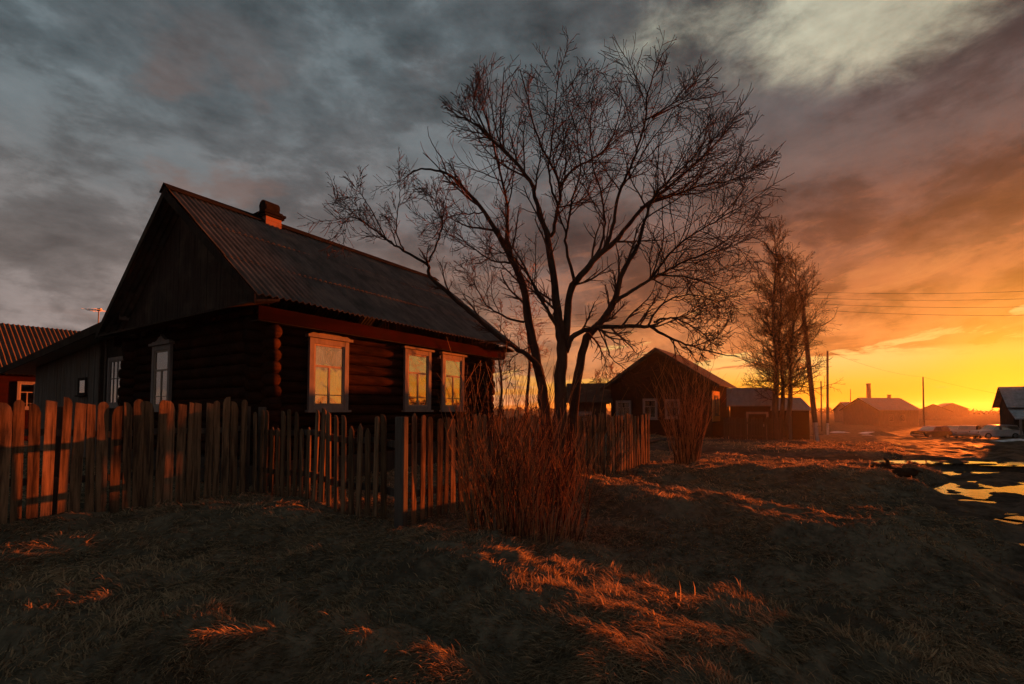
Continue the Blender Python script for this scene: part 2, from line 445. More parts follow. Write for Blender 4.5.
def base_z(x, y):
    r = np.hypot(x, y)
    p = (x + y) * .7071
    z = -.028 * np.clip(p - 19, 0, 70) * sm(x, 4, 18)
    z = z + .18 * np.exp(-(((x + 6.6) / 2.2) ** 2 + ((y - 6.0) / 2.6) ** 2))
    z = z + .20 * np.exp(-(((x + 3.9) / .8) ** 2 + ((y - 6.7) / .55) ** 2))
    z = z - .05 * sm(3.3 - p, 0, 3.0)
    return z
def gz(x, y):
    x = np.asarray(x, float); y = np.asarray(y, float)
    street, track = masks(x, y)
    mud = np.maximum(street, track)
    r = np.hypot(x, y)
    z = base_z(x, y)
    z = z - .11 * street - .17 * track
    crest = np.zeros_like(z)
    wx = x + vnoise(x * 1.6, y * 1.6, 20) * .8 + vnoise(x * 5, y * 5, 22) * .3; wy = y + vnoise(x * 1.6, y * 1.6, 21) * .8 + vnoise(x * 5, y * 5, 23) * .3
    for pts, h, w in CRESTS:
        d = seg_dist(wx, wy, pts)
        crest = np.maximum(crest, h * (1 - sm(d, w * .25, w * 1.5)))
    far = 1 - sm(r, 60, 200)
    z = z + crest * (1 - mud * .7)
    z = z + (1 - mud * .6) * far * (vnoise(x * .5, y * .5, 8) * .09 + vnoise(x * 1.6, y * 1.6, 9) * .08 + vnoise(x * 3.6, y * 3.6, 10) * .09 + vnoise(x * 7.0, y * 7.0, 11) * .075 + vnoise(x * 15, y * 15, 7) * .025)
    # ruts in the mud
    a = x * .595 + y * .80; b = x * .80 - y * .595
    rut = vnoise(b * 2.2, a * .35, 12) * .16 + vnoise(b * 5, a * 1.2, 13) * .06 + vnoise(x * 3, y * 3, 14) * .05
    z = z + street * rut * far
    z = z + track * far * (vnoise((x - y) * .4, (x + y) * 1.6, 15) * .08 + vnoise(x * 3, y * 3, 16) * .04)
    for (cx, cy, rx, ry), lv in zip(PUDDLES, LEVELS):
        q = ((x - cx) / rx) ** 2 + ((y - cy) / ry) ** 2
        w = 1 - sm(q, 1.0, 2.4)
        n = vnoise(x * 2.2 + 5, y * 3.4, 17) * .09 + vnoise(x * 8, y * 10, 18) * .035 + vnoise((x * .8 - y * .6) * 3.6, (x * .6 + y * .8) * .8, 19) * .12
        bed = lv + n + .004 - .042 * (1 - np.minimum(q, 1.6))
        z = z * (1 - w) + bed * w
    # distant land lies level, beyond it low rises
    ang = np.arctan2(x, y)
    z = z + sm(r, 180, 420) * (1.4 + 2.0 * vnoise(ang * 6, r * .004, 30) + .7 * vnoise(ang * 25, r * .01, 31)) 
    return z
LEVELS = [float(base_z(np.array(p[0]), np.array(p[1]))) - .125 for p in PUDDLES]
def g1(x, y): return float(gz(np.array([x]), np.array([y]))[0])

def mesh_np(name, V, quads, mat, smooth=True, attrs=None):
    me = bpy.data.meshes.new(name)
    nv, nf = len(V), len(quads); k = quads.shape[1]
    me.vertices.add(nv); me.vertices.foreach_set('co', V.astype(np.float32).ravel())
    me.loops.add(nf * k); me.loops.foreach_set('vertex_index', quads.astype(np.int32).ravel())
    me.polygons.add(nf); me.polygons.foreach_set('loop_start', (np.arange(nf) * k).astype(np.int32))
    me.polygons.foreach_set('use_smooth', np.full(nf, smooth))
    for nm, arr in (attrs or {}).items():
        a = me.attributes.new(nm, 'FLOAT', 'POINT'); a.data.foreach_set('value', arr.astype(np.float32))
    me.materials.append(MAT[mat]); me.update(calc_edges=True); me.validate()
    o = bpy.data.objects.new(name, me); col.objects.link(o)
    return o
def build_ground():
    rr = np.concatenate([[.02, .3, .6], np.exp(np.arange(math.log(.9), math.log(1500), .0125))])
    aa = np.concatenate([np.arange(-68, 68, .3), np.arange(68, 292, 4)])
    A, Rr = np.meshgrid(np.radians(aa), rr)
    X, Y = Rr * np.sin(A), Rr * np.cos(A)
    Z = gz(X, Y)
    st, tr = masks(X, Y)
    na, nr = len(aa), len(rr)
    I = np.arange(na * nr).reshape(nr, na); J = np.roll(I, -1, axis=1)
    q = np.stack([I[:-1].ravel(), I[1:].ravel(), J[1:].ravel(), J[:-1].ravel()], 1)
    o = mesh_np('ground', np.stack([X.ravel(), Y.ravel(), Z.ravel()], 1), q, 'ground', True, {'mud': np.maximum(st, tr).ravel()})
    structure(o)
build_ground()
for (cx, cy, rx, ry), lv in zip(PUDDLES, LEVELS):
    mb = MB(); n = 40
    mb.add([(cx + math.cos(2 * math.pi * k / n) * rx * 1.45, cy + math.sin(2 * math.pi * k / n) * ry * 1.45, lv) for k in range(n)], [tuple(range(n))])
    structure(mb.build('puddle', 'water'))

# ------------------------------------------------------------------ dry matted grass
def build_grass(N=620000):
    r = np.exp(rng.uniform(math.log(1.35), math.log(34), N)); a = np.radians(rng.uniform(-66, 64, N))
    x, y = r * np.sin(a), r * np.cos(a)
    st, tr = masks(x, y)
    inhouse = ((x + 4.77) * .8416 - (y - 9) * .54 < -.0) & ((x + 4.77) * .54 + (y - 9) * .8416 > 0)
    cl = vnoise(x * 1.4, y * 1.4, 40) + vnoise(x * 4, y * 4, 41) * .6
    keep = (np.maximum(st, tr) < rng.uniform(.1, .8, N)) & ~inhouse & (cl > rng.uniform(-.75, .05, N))
    for (cx, cy, rx, ry) in PUDDLES: keep &= (((x - cx) / rx) ** 2 + ((y - cy) / ry) ** 2 > 1.2)
    x, y, r, cl = x[keep], y[keep], r[keep], cl[keep]
    n = len(x); z = gz(x, y)
    tall = rng.random(n) < .0008
    L = rng.uniform(.03, .105, n) * (1 + .05 * r) * (1 + .35 * cl); L[tall] *= rng.uniform(1.0, 1.5, tall.sum())
    # matted: lying in swirls, with the wind from the street
    swirl = vnoise(x * .9, y * .9, 42) * 7.5 + vnoise(x * 2.6, y * 2.6, 43) * 3.0
    az = 2.6 + swirl + rng.normal(0, .55, n)
    el = np.abs(rng.normal(.24, .24, n)); el[tall] = rng.uniform(.8, 1.45, tall.sum())
    w = (.0014 + .00056 * r) * rng.uniform(.6, 1.3, n)
    dx, dy = np.cos(az), np.sin(az)
    bend = rng.normal(0, .5, n); lx, ly = -dy, dx
    P = [np.stack([x, y, z - .015], 1)]
    cum = P[0].copy(); e = el + .35
    for k in range(3):
        step = L / 3
        c = np.cos(e) * step; s_ = np.sin(e) * step
        az2 = az + bend * (k / 3)
        cum = cum + np.stack([np.cos(az2) * c, np.sin(az2) * c, s_], 1)
        P.append(cum.copy()); e = e - np.where(tall, .25, .42)
    side = np.stack([lx, ly, rng.uniform(-.5, .5, n)], 1) * w[:, None]
    V = np.empty((n, 8, 3)); 
    for k, f in enumerate((1.0, .9, .65, .12)):
        V[:, 2 * k] = P[k] - side * f; V[:, 2 * k + 1] = P[k] + side * f
    b = (np.arange(n) * 8)[:, None]
    q = np.concatenate([b + np.array([[2 * k, 2 * k + 1, 2 * k + 3, 2 * k + 2]]) for k in range(3)], 1).reshape(-1, 4)
    tone = np.clip(rng.normal(.42, .30, n) + cl * .45, 0, 1)
    o = mesh_np('grass', V.reshape(-1, 3), q, 'grass', False, {'tone': np.repeat(tone, 8)})
    tag(o, 'dry matted yellow brown grass covering the lawn before the fences', 'grass', kind='stuff')
build_grass()

# ------------------------------------------------------------------ building pieces
def corrugated(name, mat, parent, x0, x1, ye, ze, yr, zr, pitch=.13, amp=.022, thick=.03, rows=3, seg=6):
    """corrugated sheets from an eave line (ye, ze) up to a ridge line (yr, zr), along local x; rows overlap"""
    mb = MB(); n = int((x1 - x0) / pitch * seg)
    xs = np.linspace(x0, x1, n + 1)
    up = Vector((0, yr - ye, zr - ze)); Ls = up.length; up /= Ls
    nor = Vector((1, 0, 0)).cross(up)
    if nor.z < 0: nor = -nor
    for r in range(rows):
        a = max(0, r / rows * Ls - .14 * (r > 0)); b = (r + 1) / rows * Ls
        lift = .012 * r
        V = []
        off = rng.uniform(-.25, .25)
        sag = [rng.uniform(-.012, .012) for _ in range(int((x1 - x0) / 1.0) + 2)]
        for x in xs:
            h = amp * math.cos(2 * math.pi * (x + off * 0) / pitch)
            k = (x - x0) / 1.0; i = int(k); dz = sag[i] * (1 - k + i) + sag[i + 1] * (k - i)
            for t, e in ((a + dz * .6, .008), (b, 0)):
                p = Vector((x, ye, ze)) + up * t + nor * (h + lift + e + dz)
                V.append(p)
                V.append(p - nor * thick * .5)
        Fc = []
        for i in range(n):
            q = i * 4; w = q + 4
            Fc += [(q, w, w + 2, q + 2), (q + 1, q + 3, w + 3, w + 1), (q, q + 1, w + 1, w), (q + 2, w + 2, w + 3, q + 3)]
        mb.add(V, Fc)
    return mb.build(name, mat, parent, smooth=False)

def window(parent, o, ux, n, w, h, style='carved', frame='casing', sash='sash', glass='glass', curtain=True, casing=.11, pediment=True, proud=.07, backing=False):
    """window on a wall: o = bottom centre on the wall face, ux = along the wall, n = outward (local axes)"""
    ux, n = Vector(ux), Vector(n); uz = Vector((0, 0, 1)); o = Vector(o)
    def bx(mb, cx, cz, sx, sz, d0, d1):
        """box with its face between depths d0..d1 outward of the wall"""
        pts = [o + ux * (cx + a * sx / 2) + uz * (cz + b * sz / 2) + n * d0 for a, b in ((-1, -1), (1, -1), (1, 1), (-1, 1))]
        mb.prism(pts, n * (d1 - d0))
    wi = empty_mesh = MB()
    W, H, c = w / 2, h, casing
    bx(wi, -W + c / 2, H / 2, c, H, 0, proud); bx(wi, W - c / 2, H / 2, c, H, 0, proud)
    bx(wi, 0, c * .45, w - 2 * c, c * .9, 0, proud - .003); bx(wi, 0, H - c * .55, w - 2 * c, c * 1.1, 0, proud - .003)
    bx(wi, 0, -.025, w + .10, .05, 0, proud + .045)
    win = wi.build('window', frame, parent, bevel=.004)
    if pediment:
        pm = MB()
        bx(pm, 0, H + .03, w + .14, .06, 0, proud + .05)
        # carved crest: shoulders curling up to a peak
        prof = [(-W - .03, 0), (-W * .86, .05), (-W * .62, .035), (-W * .36, .075), (-W * .2, .13), (-W * .08, .15), (0, .20), (W * .08, .15), (W * .2, .13), (W * .36, .075), (W * .62, .035), (W * .86, .05), (W + .03, 0)]
        pm.prism([o + ux * a + uz * (H + .06 + b) + n * .004 for a, b in prof], n * (proud + .01))
        pm.build('pediment', frame, win)
    sa = MB(); iw, ih = w - 2 * c, H - 2 * c; zb, d0, d1 = c * .9, .012, proud - .018
    ih = H - c * 2.0
    s = .042
    zt = zb + ih * .64
    bx(sa, -iw / 2 + s / 2, zb + ih / 2, s, ih, d0, d1); bx(sa, iw / 2 - s / 2, zb + ih / 2, s, ih, d0, d1)
    bx(sa, 0, zb + s / 2, iw - 2 * s, s, d0, d1 - .003); bx(sa, 0, zb + ih - s / 2, iw - 2 * s, s, d0, d1 - .003)
    if style == 'carved':
        bx(sa, 0, zt, iw - 2 * s, s, d0, d1 - .005); bx(sa, 0, (zb + s + zt - s / 2) / 2, s, zt - zb - 1.5 * s, d0, d1 - .005)
        bx(sa, 0, zb + ih * .17, iw - 2 * s, .018, d0, d1 - .012)
    elif style == 'grid':
        for k in (-1, 0, 1): bx(sa, k * iw / 4, zb + ih / 2, .028, ih - 2 * s, d0, d1 - .005)
        bx(sa, 0, zb + ih * .58, iw - 2 * s, .028, d0, d1 - .009)
    elif style == 'cross':
        bx(sa, 0, zb + ih / 2, .03, ih - 2 * s, d0, d1 - .005)
    sa.build('sash', sash, win)
    pn = MB(); bx(pn, 0, zb + ih / 2, iw - .03, ih - .03, d0 + .016, d0 + .019); pn.build('pane', glass, win)
    if backing: bk = MB(); bx(bk, 0, H / 2, w - .02, H - .02, -.08, -.05); bk.build('dark_backing', 'dark', win)  # dark sheet added behind the pane, standing for the unlit inside
    if curtain:
        ct = MB(); k = 26
        for sgn, lo, hi in ((-1, -.5, -.06), (1, .06, .5)):
            V = []
            for i in range(k + 1):
                a = lo + (hi - lo) * i / k
                dd = .004 + .012 * (.5 + .5 * math.sin(i * 1.5 + sgn)) * .7
                V += [o + ux * (a * iw * .94) + uz * (zb + ih * .05) + n * (dd - .001), o + ux * (a * iw * .94) + uz * (zb + ih * .93) + n * (dd - .001)]
            ct.add(V, [(2 * i, 2 * i + 2, 2 * i + 3, 2 * i + 1) for i in range(k)])
        ct.build('curtain', 'curtain', win)
    return win

def log_courses(mb, axis, a0, a1, face, z0, z1, r=.125, jut=.22, start=0):
    """a wall of stacked round logs, their ends crossing at the corners"""
    k = 0; z = z0 + r + start
    while z < z1 - r * .4:
        rr = r * random.uniform(.93, 1.06); j0, j1 = jut * random.uniform(.8, 1.2), jut * random.uniform(.8, 1.2)
        m = 7; pts = []
        for i in range(m):
            t = a0 - j0 + (a1 - a0 + j0 + j1) * i / (m - 1); w = random.uniform(-.012, .012)
            pts.append((t, face + w, z + w * .6) if axis == 'x' else (face + w, t, z + w * .6))
        mb.tube(pts, [rr * random.uniform(.96, 1.04) for _ in range(m)], 12)
        z += r * 1.86; k += 1

# ------------------------------------------------------------------ the log house
HA = math.atan2(.8416, .54)              # direction of its long wall
HOUSE = Vector((-4.77, 9.0, 0.0))
def build_log_house():
    H = empty('log_house', HOUSE, HA)
    tag(H, 'dark log house with steep corrugated roof and white carved window casings', 'house')
    L, W, ze, zr = 7.45, 6.25, 3.42, 6.42
    m = MB(); log_courses(m, 'x', 0, L, .125, .45, 3.4); m.build('log_wall', 'log', H, smooth=True)
    m = MB(); log_courses(m, 'x', 0, L, W - .125, .45, 3.4); m.build('log_wall', 'log', H, smooth=True)
    m = MB(); log_courses(m, 'y', 0, W, .125, .45, 3.5, start=.115); m.build('log_wall', 'log', H, smooth=True)
    m = MB(); log_courses(m, 'y', 0, W, L - .125, .45, 3.5, start=.115); m.build('log_wall', 'log', H, smooth=True)
    m = MB(); m.box((L / 2, W / 2, 1.95), (L - .34, W - .34, 3.0)); m.build('core_block', 'dark', H)  # solid dark core added inside to block light between the logs
    m = MB(); m.box((L / 2, W / 2, .12), (L + .1, W + .1, .74)); m.build('plinth', 'plank_dark', H)
    # gable boarding, front and back
    for gx, sg in ((-.06, -1), (L + .06, 1)):
        m = MB(); n = 46
        for i in range(n):
            y0 = -.3 + (W + .6) * i / n; y1 = -.3 + (W + .6) * (i + 1) / n - .008
            def top(y): return 3.50 + (zr - 3.60) * (1 - abs(y - W / 2) / (W / 2 + .42))
            d = random.uniform(0, .012)
            zb = 3.47
            if min(top(y0), top(y1)) > zb + .02:
                m.prism([(gx + sg * d, y0, zb), (gx + sg * d, y1, zb), (gx + sg * d, y1, top(y1)), (gx + sg * d, y0, top(y0))], (sg * .025, 0, 0))
        m.build('gable_boarding', 'plank_dark', H)
        # pent board along the foot of the gable
        m = MB()
        m.prism([(gx, -.62, 3.50), (gx, W + .62, 3.50), (gx + sg * .48, W + .62, 3.40), (gx + sg * .48, -.62, 3.40)], (0, 0, .045))
        m.build('pent_board', 'plank_dark', H)
    # roof
    rf = corrugated('roof', 'slate', H, -.52, 8.3, -.64, 3.55, W / 2, zr, rows=3)
    corrugated('roof', 'slate', H, -.52, 8.3, W + .64, 3.55, W / 2, zr, rows=3)
    m = MB()
    for sg in (-1, 1):
        m.prism([(-.56, W / 2, zr + .085), (8.34, W / 2, zr + .085), (8.34, W / 2 + sg * .2, zr - .075), (-.56, W / 2 + sg * .2, zr - .075)], (0, 0, .02))
    m.build('ridge_cap', 'dark', rf)
    m = MB()
    for x in (-.535, 8.315):
        for sg in (-1, 1):
            ye = W / 2 + sg * (W / 2 + .66)
            m.prism([(x - .015, ye, 3.53), (x - .015, W / 2, zr - .03), (x - .015, W / 2, zr - .22), (x - .015, ye, 3.36)], (.03, 0, 0))
    m.split('bargeboard', 'plank_dark', rf)
    # boxed eave: red brown frieze boards and soffit
    for ys, sg in ((-.30, -1), (W + .30, 1)):
        m = MB(); m.box((L / 2 + .1, ys, 3.30), (L + .75, .03, .26)); m.build('frieze_board', 'plank_red', H)
        m = MB(); m.box((L / 2 + .1, ys - sg * .16, 3.165), (L + .7, .30, .02)); m.build('soffit', 'plank_dark', H)
    # chimney of brick standing through the ridge
    C0 = Vector((1.84, W / 2 - .02, 0))
    m = MB(); m.box((C0.x, C0.y, 6.07), (.42, .42, .9)); ch = m.build('chimney', 'brick', rf)
    ch['label'] = 'red brick chimney with dark stepped cap'
    m = MB(); m.box((C0.x, C0.y, 6.54), (.52, .52, .06)); m.box((C0.x, C0.y, 6.60), (.58, .58, .06)); m.box((C0.x, C0.y, 6.65), (.46, .46, .06))
    m.build('chimney_top', 'dark', H).parent = ch
    m = MB(); m.box((C0.x, C0.y, 6.74), (.36, .34, .16)); m.tube([(C0.x - .2, C0.y, 6.82), (C0.x + .2, C0.y, 6.82)], .15, 10); m.build('chimney_cowl', 'dark', H).parent = ch
    # windows of the long wall and of the gable wall
    for t, w, h in ((1.43, .98, 1.52), (4.14, .98, 1.58), (5.58, .98, 1.58)):
        window(H, (t, -.015, 1.50), (1, 0, 0), (0, -1, 0), w, h, 'carved')
    window(H, (-.015, 4.25, 1.50), (0, -1, 0), (-1, 0, 0), .98, 1.55, 'carved', glass='glass_dim')
    window(H, (-.015, 1.5, 1.50), (0, -1, 0), (-1, 0, 0), .98, 1.55, 'carved', glass='glass_dim') if False else None
    # porcelain insulators where the line enters the wall
    m = MB()
    for t, z in ((4.95, 2.95), (6.9, 2.9)): m.tube([(t, -.02, z), (t, -.1, z), (t, -.1, z + .07)], .025, 8)
    m.split('insulator', 'casing', H)
    return H
build_log_house()

# ------------------------------------------------------------------ lean-to barn joined to the house
def build_lean_to():
    H = empty('plank_barn', HOUSE, HA)
    tag(H, 'low plank barn with one sloping roof joined to the log house', 'barn')
    s0, s1, x = 6.42, 16.3, .35
    def zr(s): return 3.98 - (s - 6.2) * .072
    walls = [MB(), MB()]; n = 76
    for i in range(n):
        a = s0 + (s1 - s0) * i / n; b = s0 + (s1 - s0) * (i + 1) / n - .006; d = random.uniform(0, .014)
        if 6.75 < (a + b) / 2 < 9.2: continue
        walls[a > 8].prism([(x - d, a, 0), (x - d, b, 0), (x - d, b, zr(b) - .12), (x - d, a, zr(a) - .12)], (.025, 0, 0))
    [m.build('wall', 'plank_grey', H) for m in walls]
    m = MB(); m.prism([(x + .03, 6.6, 0), (x + .03, 9.3, 0), (x + .03, 9.3, zr(9.3) - .13), (x + .03, 6.6, zr(6.6) - .13)], (.02, 0, 0)); m.build('wall', 'plank_dark', H, label='dark boarded wall section around the tall window')
    m = MB(); m.prism([(x + .03, s1, 0), (7.3, s1, 0), (7.3, s1, zr(s1) - .13), (x + .03, s1, zr(s1) - .13)], (0, .025, 0)); m.build('wall', 'plank_grey', H)
    m = MB(); m.prism([(7.3, s0, 0), (7.3, s1, 0), (7.3, s1, zr(s1) - .13), (7.3, s0, zr(s0) - .13)], (.025, 0, 0)); m.build('wall', 'plank_grey', H)
    m = MB(); m.prism([(-.25, 6.35, zr(6.35)), (-.25, 18.8, zr(18.8)), (-.25, 18.8, zr(18.8) - .10), (-.25, 6.35, zr(6.35) - .10)], (7.9, 0, 0)); rf = m.build('roof', 'tin', H)
    m = MB(); m.prism([(-.28, 6.35, zr(6.35) + .03), (-.28, 18.85, zr(18.85) + .03), (-.28, 18.85, zr(18.85) - .21), (-.28, 6.35, zr(6.35) - .21)], (.028, 0, 0)); m.build('fascia', 'plank_dark', rf)
    m = MB()
    for s in (6.7, 9.3): m.box((x - .06, s, (zr(s) - .14) / 2), (.1, .1, zr(s) - .14))
    m.split('corner_post', 'plank_dark', H)
    window(H, (x + .025, 8.2, 1.6), (0, -1, 0), (-1, 0, 0), 1.35, 1.45, 'grid', sash='casing', glass='glass_dim', casing=.09, pediment=False, curtain=False, backing=True)
    window(H, (x - .02, 10.97, 1.98), (0, -1, 0), (-1, 0, 0), .72, .56, 'none', frame='plank_dark', sash='plank_dark', glass='glass_dim', casing=.07, pediment=False, curtain=False, proud=.05, backing=True)
    # aerial standing on the roof
build_lean_to()
def build_aerial():
    b = HOUSE + RZ(HA) @ Vector((.9, 6.9, 0)); p = Vector((at(98, 330, 13.4).x, 13.4, 3.78))
    top = at(99, 309, 13.4).z
    E = empty('tv_aerial', p)
    tag(E, 'thin television aerial on a mast above the plank barn roof', 'aerial')
    h = top - p.z
    m = MB(); m.tube([(0, 0, -.2), (0, 0, h)], .014, 6); m.build('mast', 'metal', E)
    m = MB(); m.tube([(-.34, 0, h - .03), (.1, 0, h - .03)], .010, 5)
    for k in range(5): m.tube([(-.3 + k * .09, -.22, h - .03), (-.3 + k * .09, .22, h - .03)], .006, 4)
    m.box((.02, 0, h - .02), (.10, .05, .07)); m.build('boom', 'metal', E)
build_aerial()

# ------------------------------------------------------------------ generic village house
def gable_house(name, label, cat, loc, rz, L, W, ze, zr, over=.45, wall='plank_dark', roof='tin', wins=(), chim=None, z0=-.6, gable=True, extra=None, roof_t=.07, corr=False):
    """long axis local x (0..L), width local y (0..W); ridge along x"""
    H = empty(name, loc, rz); tag(H, label, cat)
    m = MB()
    slope = (zr - ze) / (W / 2 + over); zt = ze + slope * over - .08
    pent = [(0, 0, z0), (0, W, z0), (0, W, zt), (0, W / 2, zr - .1), (0, 0, zt)]
    m.prism(pent, (L, 0, 0)); m.build('wall', wall, H)
    rf = None
    if corr:
        rf = corrugated('roof', roof, H, -over, L + over, -over, ze, W / 2, zr, pitch=.2, amp=.035, rows=3, seg=4)
        corrugated('roof', roof, H, -over, L + over, W + over, ze, W / 2, zr, pitch=.2, amp=.035, rows=3, seg=4)
    else:
        for sg in (-1, 1):
            ye = W / 2 + sg * (W / 2 + over); m = MB()
            m.prism([(-over, ye, ze), (L + over, ye, ze), (L + over, W / 2 + sg * .005, zr), (-over, W / 2 + sg * .005, zr)], (0, 0, roof_t))
            q = m.build('roof', roof, H); rf = rf or q
    m = MB()
    for x in (-over - .03, L + over + .002):
        for sg in (-1, 1):
            ye = W / 2 + sg * (W / 2 + over)
            m.prism([(x, ye, ze + roof_t * .7), (x, W / 2, zr + roof_t * .7), (x, W / 2, zr - .16), (x, ye, ze - .16)], (.028, 0, 0))
    m.split('bargeboard', 'plank_dark', rf)
    for (face, a, z, w, h, kw) in wins:
        if face == 'front': o, u, n = (-.003, a, z), (0, -1, 0), (-1, 0, 0)
        elif face == 'side': o, u, n = (a, -.003, z), (1, 0, 0), (0, -1, 0)
        else: o, u, n = (a, W + .003, z), (-1, 0, 0), (0, 1, 0)
        window(H, o, u, n, w, h, **kw)
    if chim:
        m = MB(); m.box((chim[0], chim[1], zr + .15), (.5, .5, 1.1)); c = m.build('chimney', 'brick', rf)
        m = MB(); m.box((chim[0], chim[1], zr + .75), (.62, .62, .1)); m.build('chimney_cap', 'plank_dark', c)
    if extra: extra(H, rf)
    return H
K = dict(pediment=False, casing=.10)
# red brown house beyond the barn
gable_house('wooden_house', 'red brown house with rusty corrugated roof beyond the plank barn', 'house', (-26.2, 22.0, 0), HA, 7.5, 7.0, 3.3, 6.25, .5, 'plank_red', 'slate_brown',
            [('side', 2.55, 1.55, .75, 1.4, dict(K, glass='glass_dim', curtain=False))], corr=True)

# neighbour's gabled house with a glazed, sunlit side
def veranda(H, rf):
    m = MB(); m.box((.95, -.02, 1.82), (1.9, .03, 1.75)); m.build('glow_cladding', 'ochre', H, label='boards coloured bright ochre for the sun glow on the wall')
    m = MB(); m.box((2.4, -.62, 1.2), (.1, .1, 2.9)); m.split('porch_post', 'casing', H)
    m = MB(); m.box((1.0, -.02, 3.3), (.02, .02, .02))
def hip(H, rf): pass
N0 = Vector((11.35, 26.8, -.1))
gable_house('village_house', 'gabled log house across the track with one side coloured ochre for its sun glow', 'house', N0, HA - R(2.3), 5.0, 6.1, 2.95, 5.28, .5, 'log', 'plank_grey',
            [('front', 5.25, 1.05, 1.0, 1.15, dict(K, glass='glass_dim', curtain=True)), ('front', 3.55, 1.05, .9, 1.25, dict(K, glass='glass_dim')), ('front', 2.2, 1.1, .9, 1.15, dict(K, glass='glass_dim', frame='sash')),
             ('side', .95, 1.3, .85, 1.15, dict(K, glass='glass', frame='casing'))], extra=veranda)
# dark shed behind the tree
gable_house('dark_shed', 'low dark shed roof seen between the tree and the gabled house', 'shed', Vector((3.75, 30.5, -.1)), R(-10), 2.3, 5.5, 2.05, 3.4, .35, 'plank_dark', 'plank_dark',
            [('side', .95, .95, .9, .55, dict(K, glass='glass_dim', curtain=False, style='cross'))])
# long barn with a pale door frame beside the larches
def barn_door(H, rf):
    m = MB()
    m.box((1.32, -.03, 1.46), (1.06, .06, .12)); m.box((.84, -.03, .66), (.11, .06, 1.55)); m.box((1.80, -.03, .66), (.11, .06, 1.55)); d = m.build('door_frame', 'casing', H)
    m = MB()
    for i in range(9): m.box((.95 + i * .094, -.012, .66), (.09, .03 + .01 * (i % 2), 1.52))
    dr = m.build('door', 'plank_red', H)
    m = MB(); m.box((1.62, -.05, .8), (.04, .05, .14)); m.build('handle', 'metal', dr)
gable_house('long_barn', 'long low barn with tin roof and a pale framed door by the larches', 'barn', Vector((12.0, 26.0, -.12)), R(-25), 1.95, 2.2, 1.82, 2.80, .16, 'plank_red', 'tin', [], extra=barn_door, z0=-.3)
gable_house('small_shed', 'lowest red brown shed between the larches and the leaning pole', 'shed', Vector((15.9, 30.3, -.2)), R(-5), 3.0, 2.6, 1.66, 2.46, .15, 'plank_red', 'tin', [], z0=-.3)
# house at the far end of the street, its gable toward the light
RB = Vector((53.4, 50.3, -1.3))
def porch(H, rf):
    m = MB(); m.prism([(-.4, -3.2, 1.85), (9.5, -3.2, 1.85), (9.5, -.0, 2.85), (-.4, -.0, 2.85)], (0, 0, .1)); p = m.build('porch_roof', 'snowroof', H)
    m = MB()
    for x in (0, 3.0, 6.0, 9.2): m.box((x, -3.0, .75), (.16, .16, 2.2))
    m.split('porch_post', 'casing', H)
    m = MB(); m.box((4.6, -1.6, .05), (9.4, 3.0, .4)); m.build('porch_floor', 'plank_grey', H)
gable_house('street_house', 'house with pale tin roof and lower porch roof beside the parked cars', 'house', RB, R(-38), 9.5, 7.5, 3.05, 5.35, .55, 'plank_dark', 'snowroof', [('side', 6.5, 1.0, 1.0, 1.2, dict(K, glass='glass_dim', curtain=False))], extra=porch, z0=-.8)
# houses far down the street
for nm, lab, px, pyt, Y, Lw, Wd, rz, ch in (
        ('distant_house', 'wide hazy house with long roof and chimney behind the street pole', 878, 397.5, 104, 10.5, 9, R(10), (8, 4.5)),
        ('distant_house', 'small hazy house with low gable at the end of the street', 950, 404, 150, 12, 8, R(50), None),
        ('distant_shed', 'flat hazy shed beside the tall brick stack', 851, 402, 130, 12, 7, R(0), None),
        ('distant_house', 'faint house with pointed roof nearest the glow of the sun', 968, 403, 200, 14, 10, R(60), None)):
    top = at(px, pyt, Y); 
    g = g1(top.x, Y)
    hz = top.z - g
    gable_house(nm, lab, 'house' if 'house' in nm else 'shed', Vector((top.x, Y, g)), rz, Lw, Wd, hz * .55, hz, .5, 'plank_grey', 'tin', [('side', Lw * .3, hz * .16, 1.2, hz * .25, dict(K, curtain=False, glass='glass_dim', style='cross', frame='plank_grey', sash='plank_grey')), ('side', Lw * .6, hz * .16, 1.2, hz * .25, dict(K, curtain=False, glass='glass_dim', style='cross', frame='plank_grey', sash='plank_grey'))], ch)
def stack():
    b = at(869, 404, 128); t = at(869, 384, 128); g = g1(b.x, 128)
    E = empty('brick_stack', (b.x, 128, g)); tag(E, 'tall narrow brick stack above the hazy roofs', 'chimney stack')
    m = MB(); m.box((0, 0, (t.z - g) / 2), (.9, .9, t.z - g), taper=.75); m.build('shaft', 'brick', E)
    m = MB(); m.box((0, 0, t.z - g), (.8, .8, .3)); m.build('cap', 'brick', E)
stack()


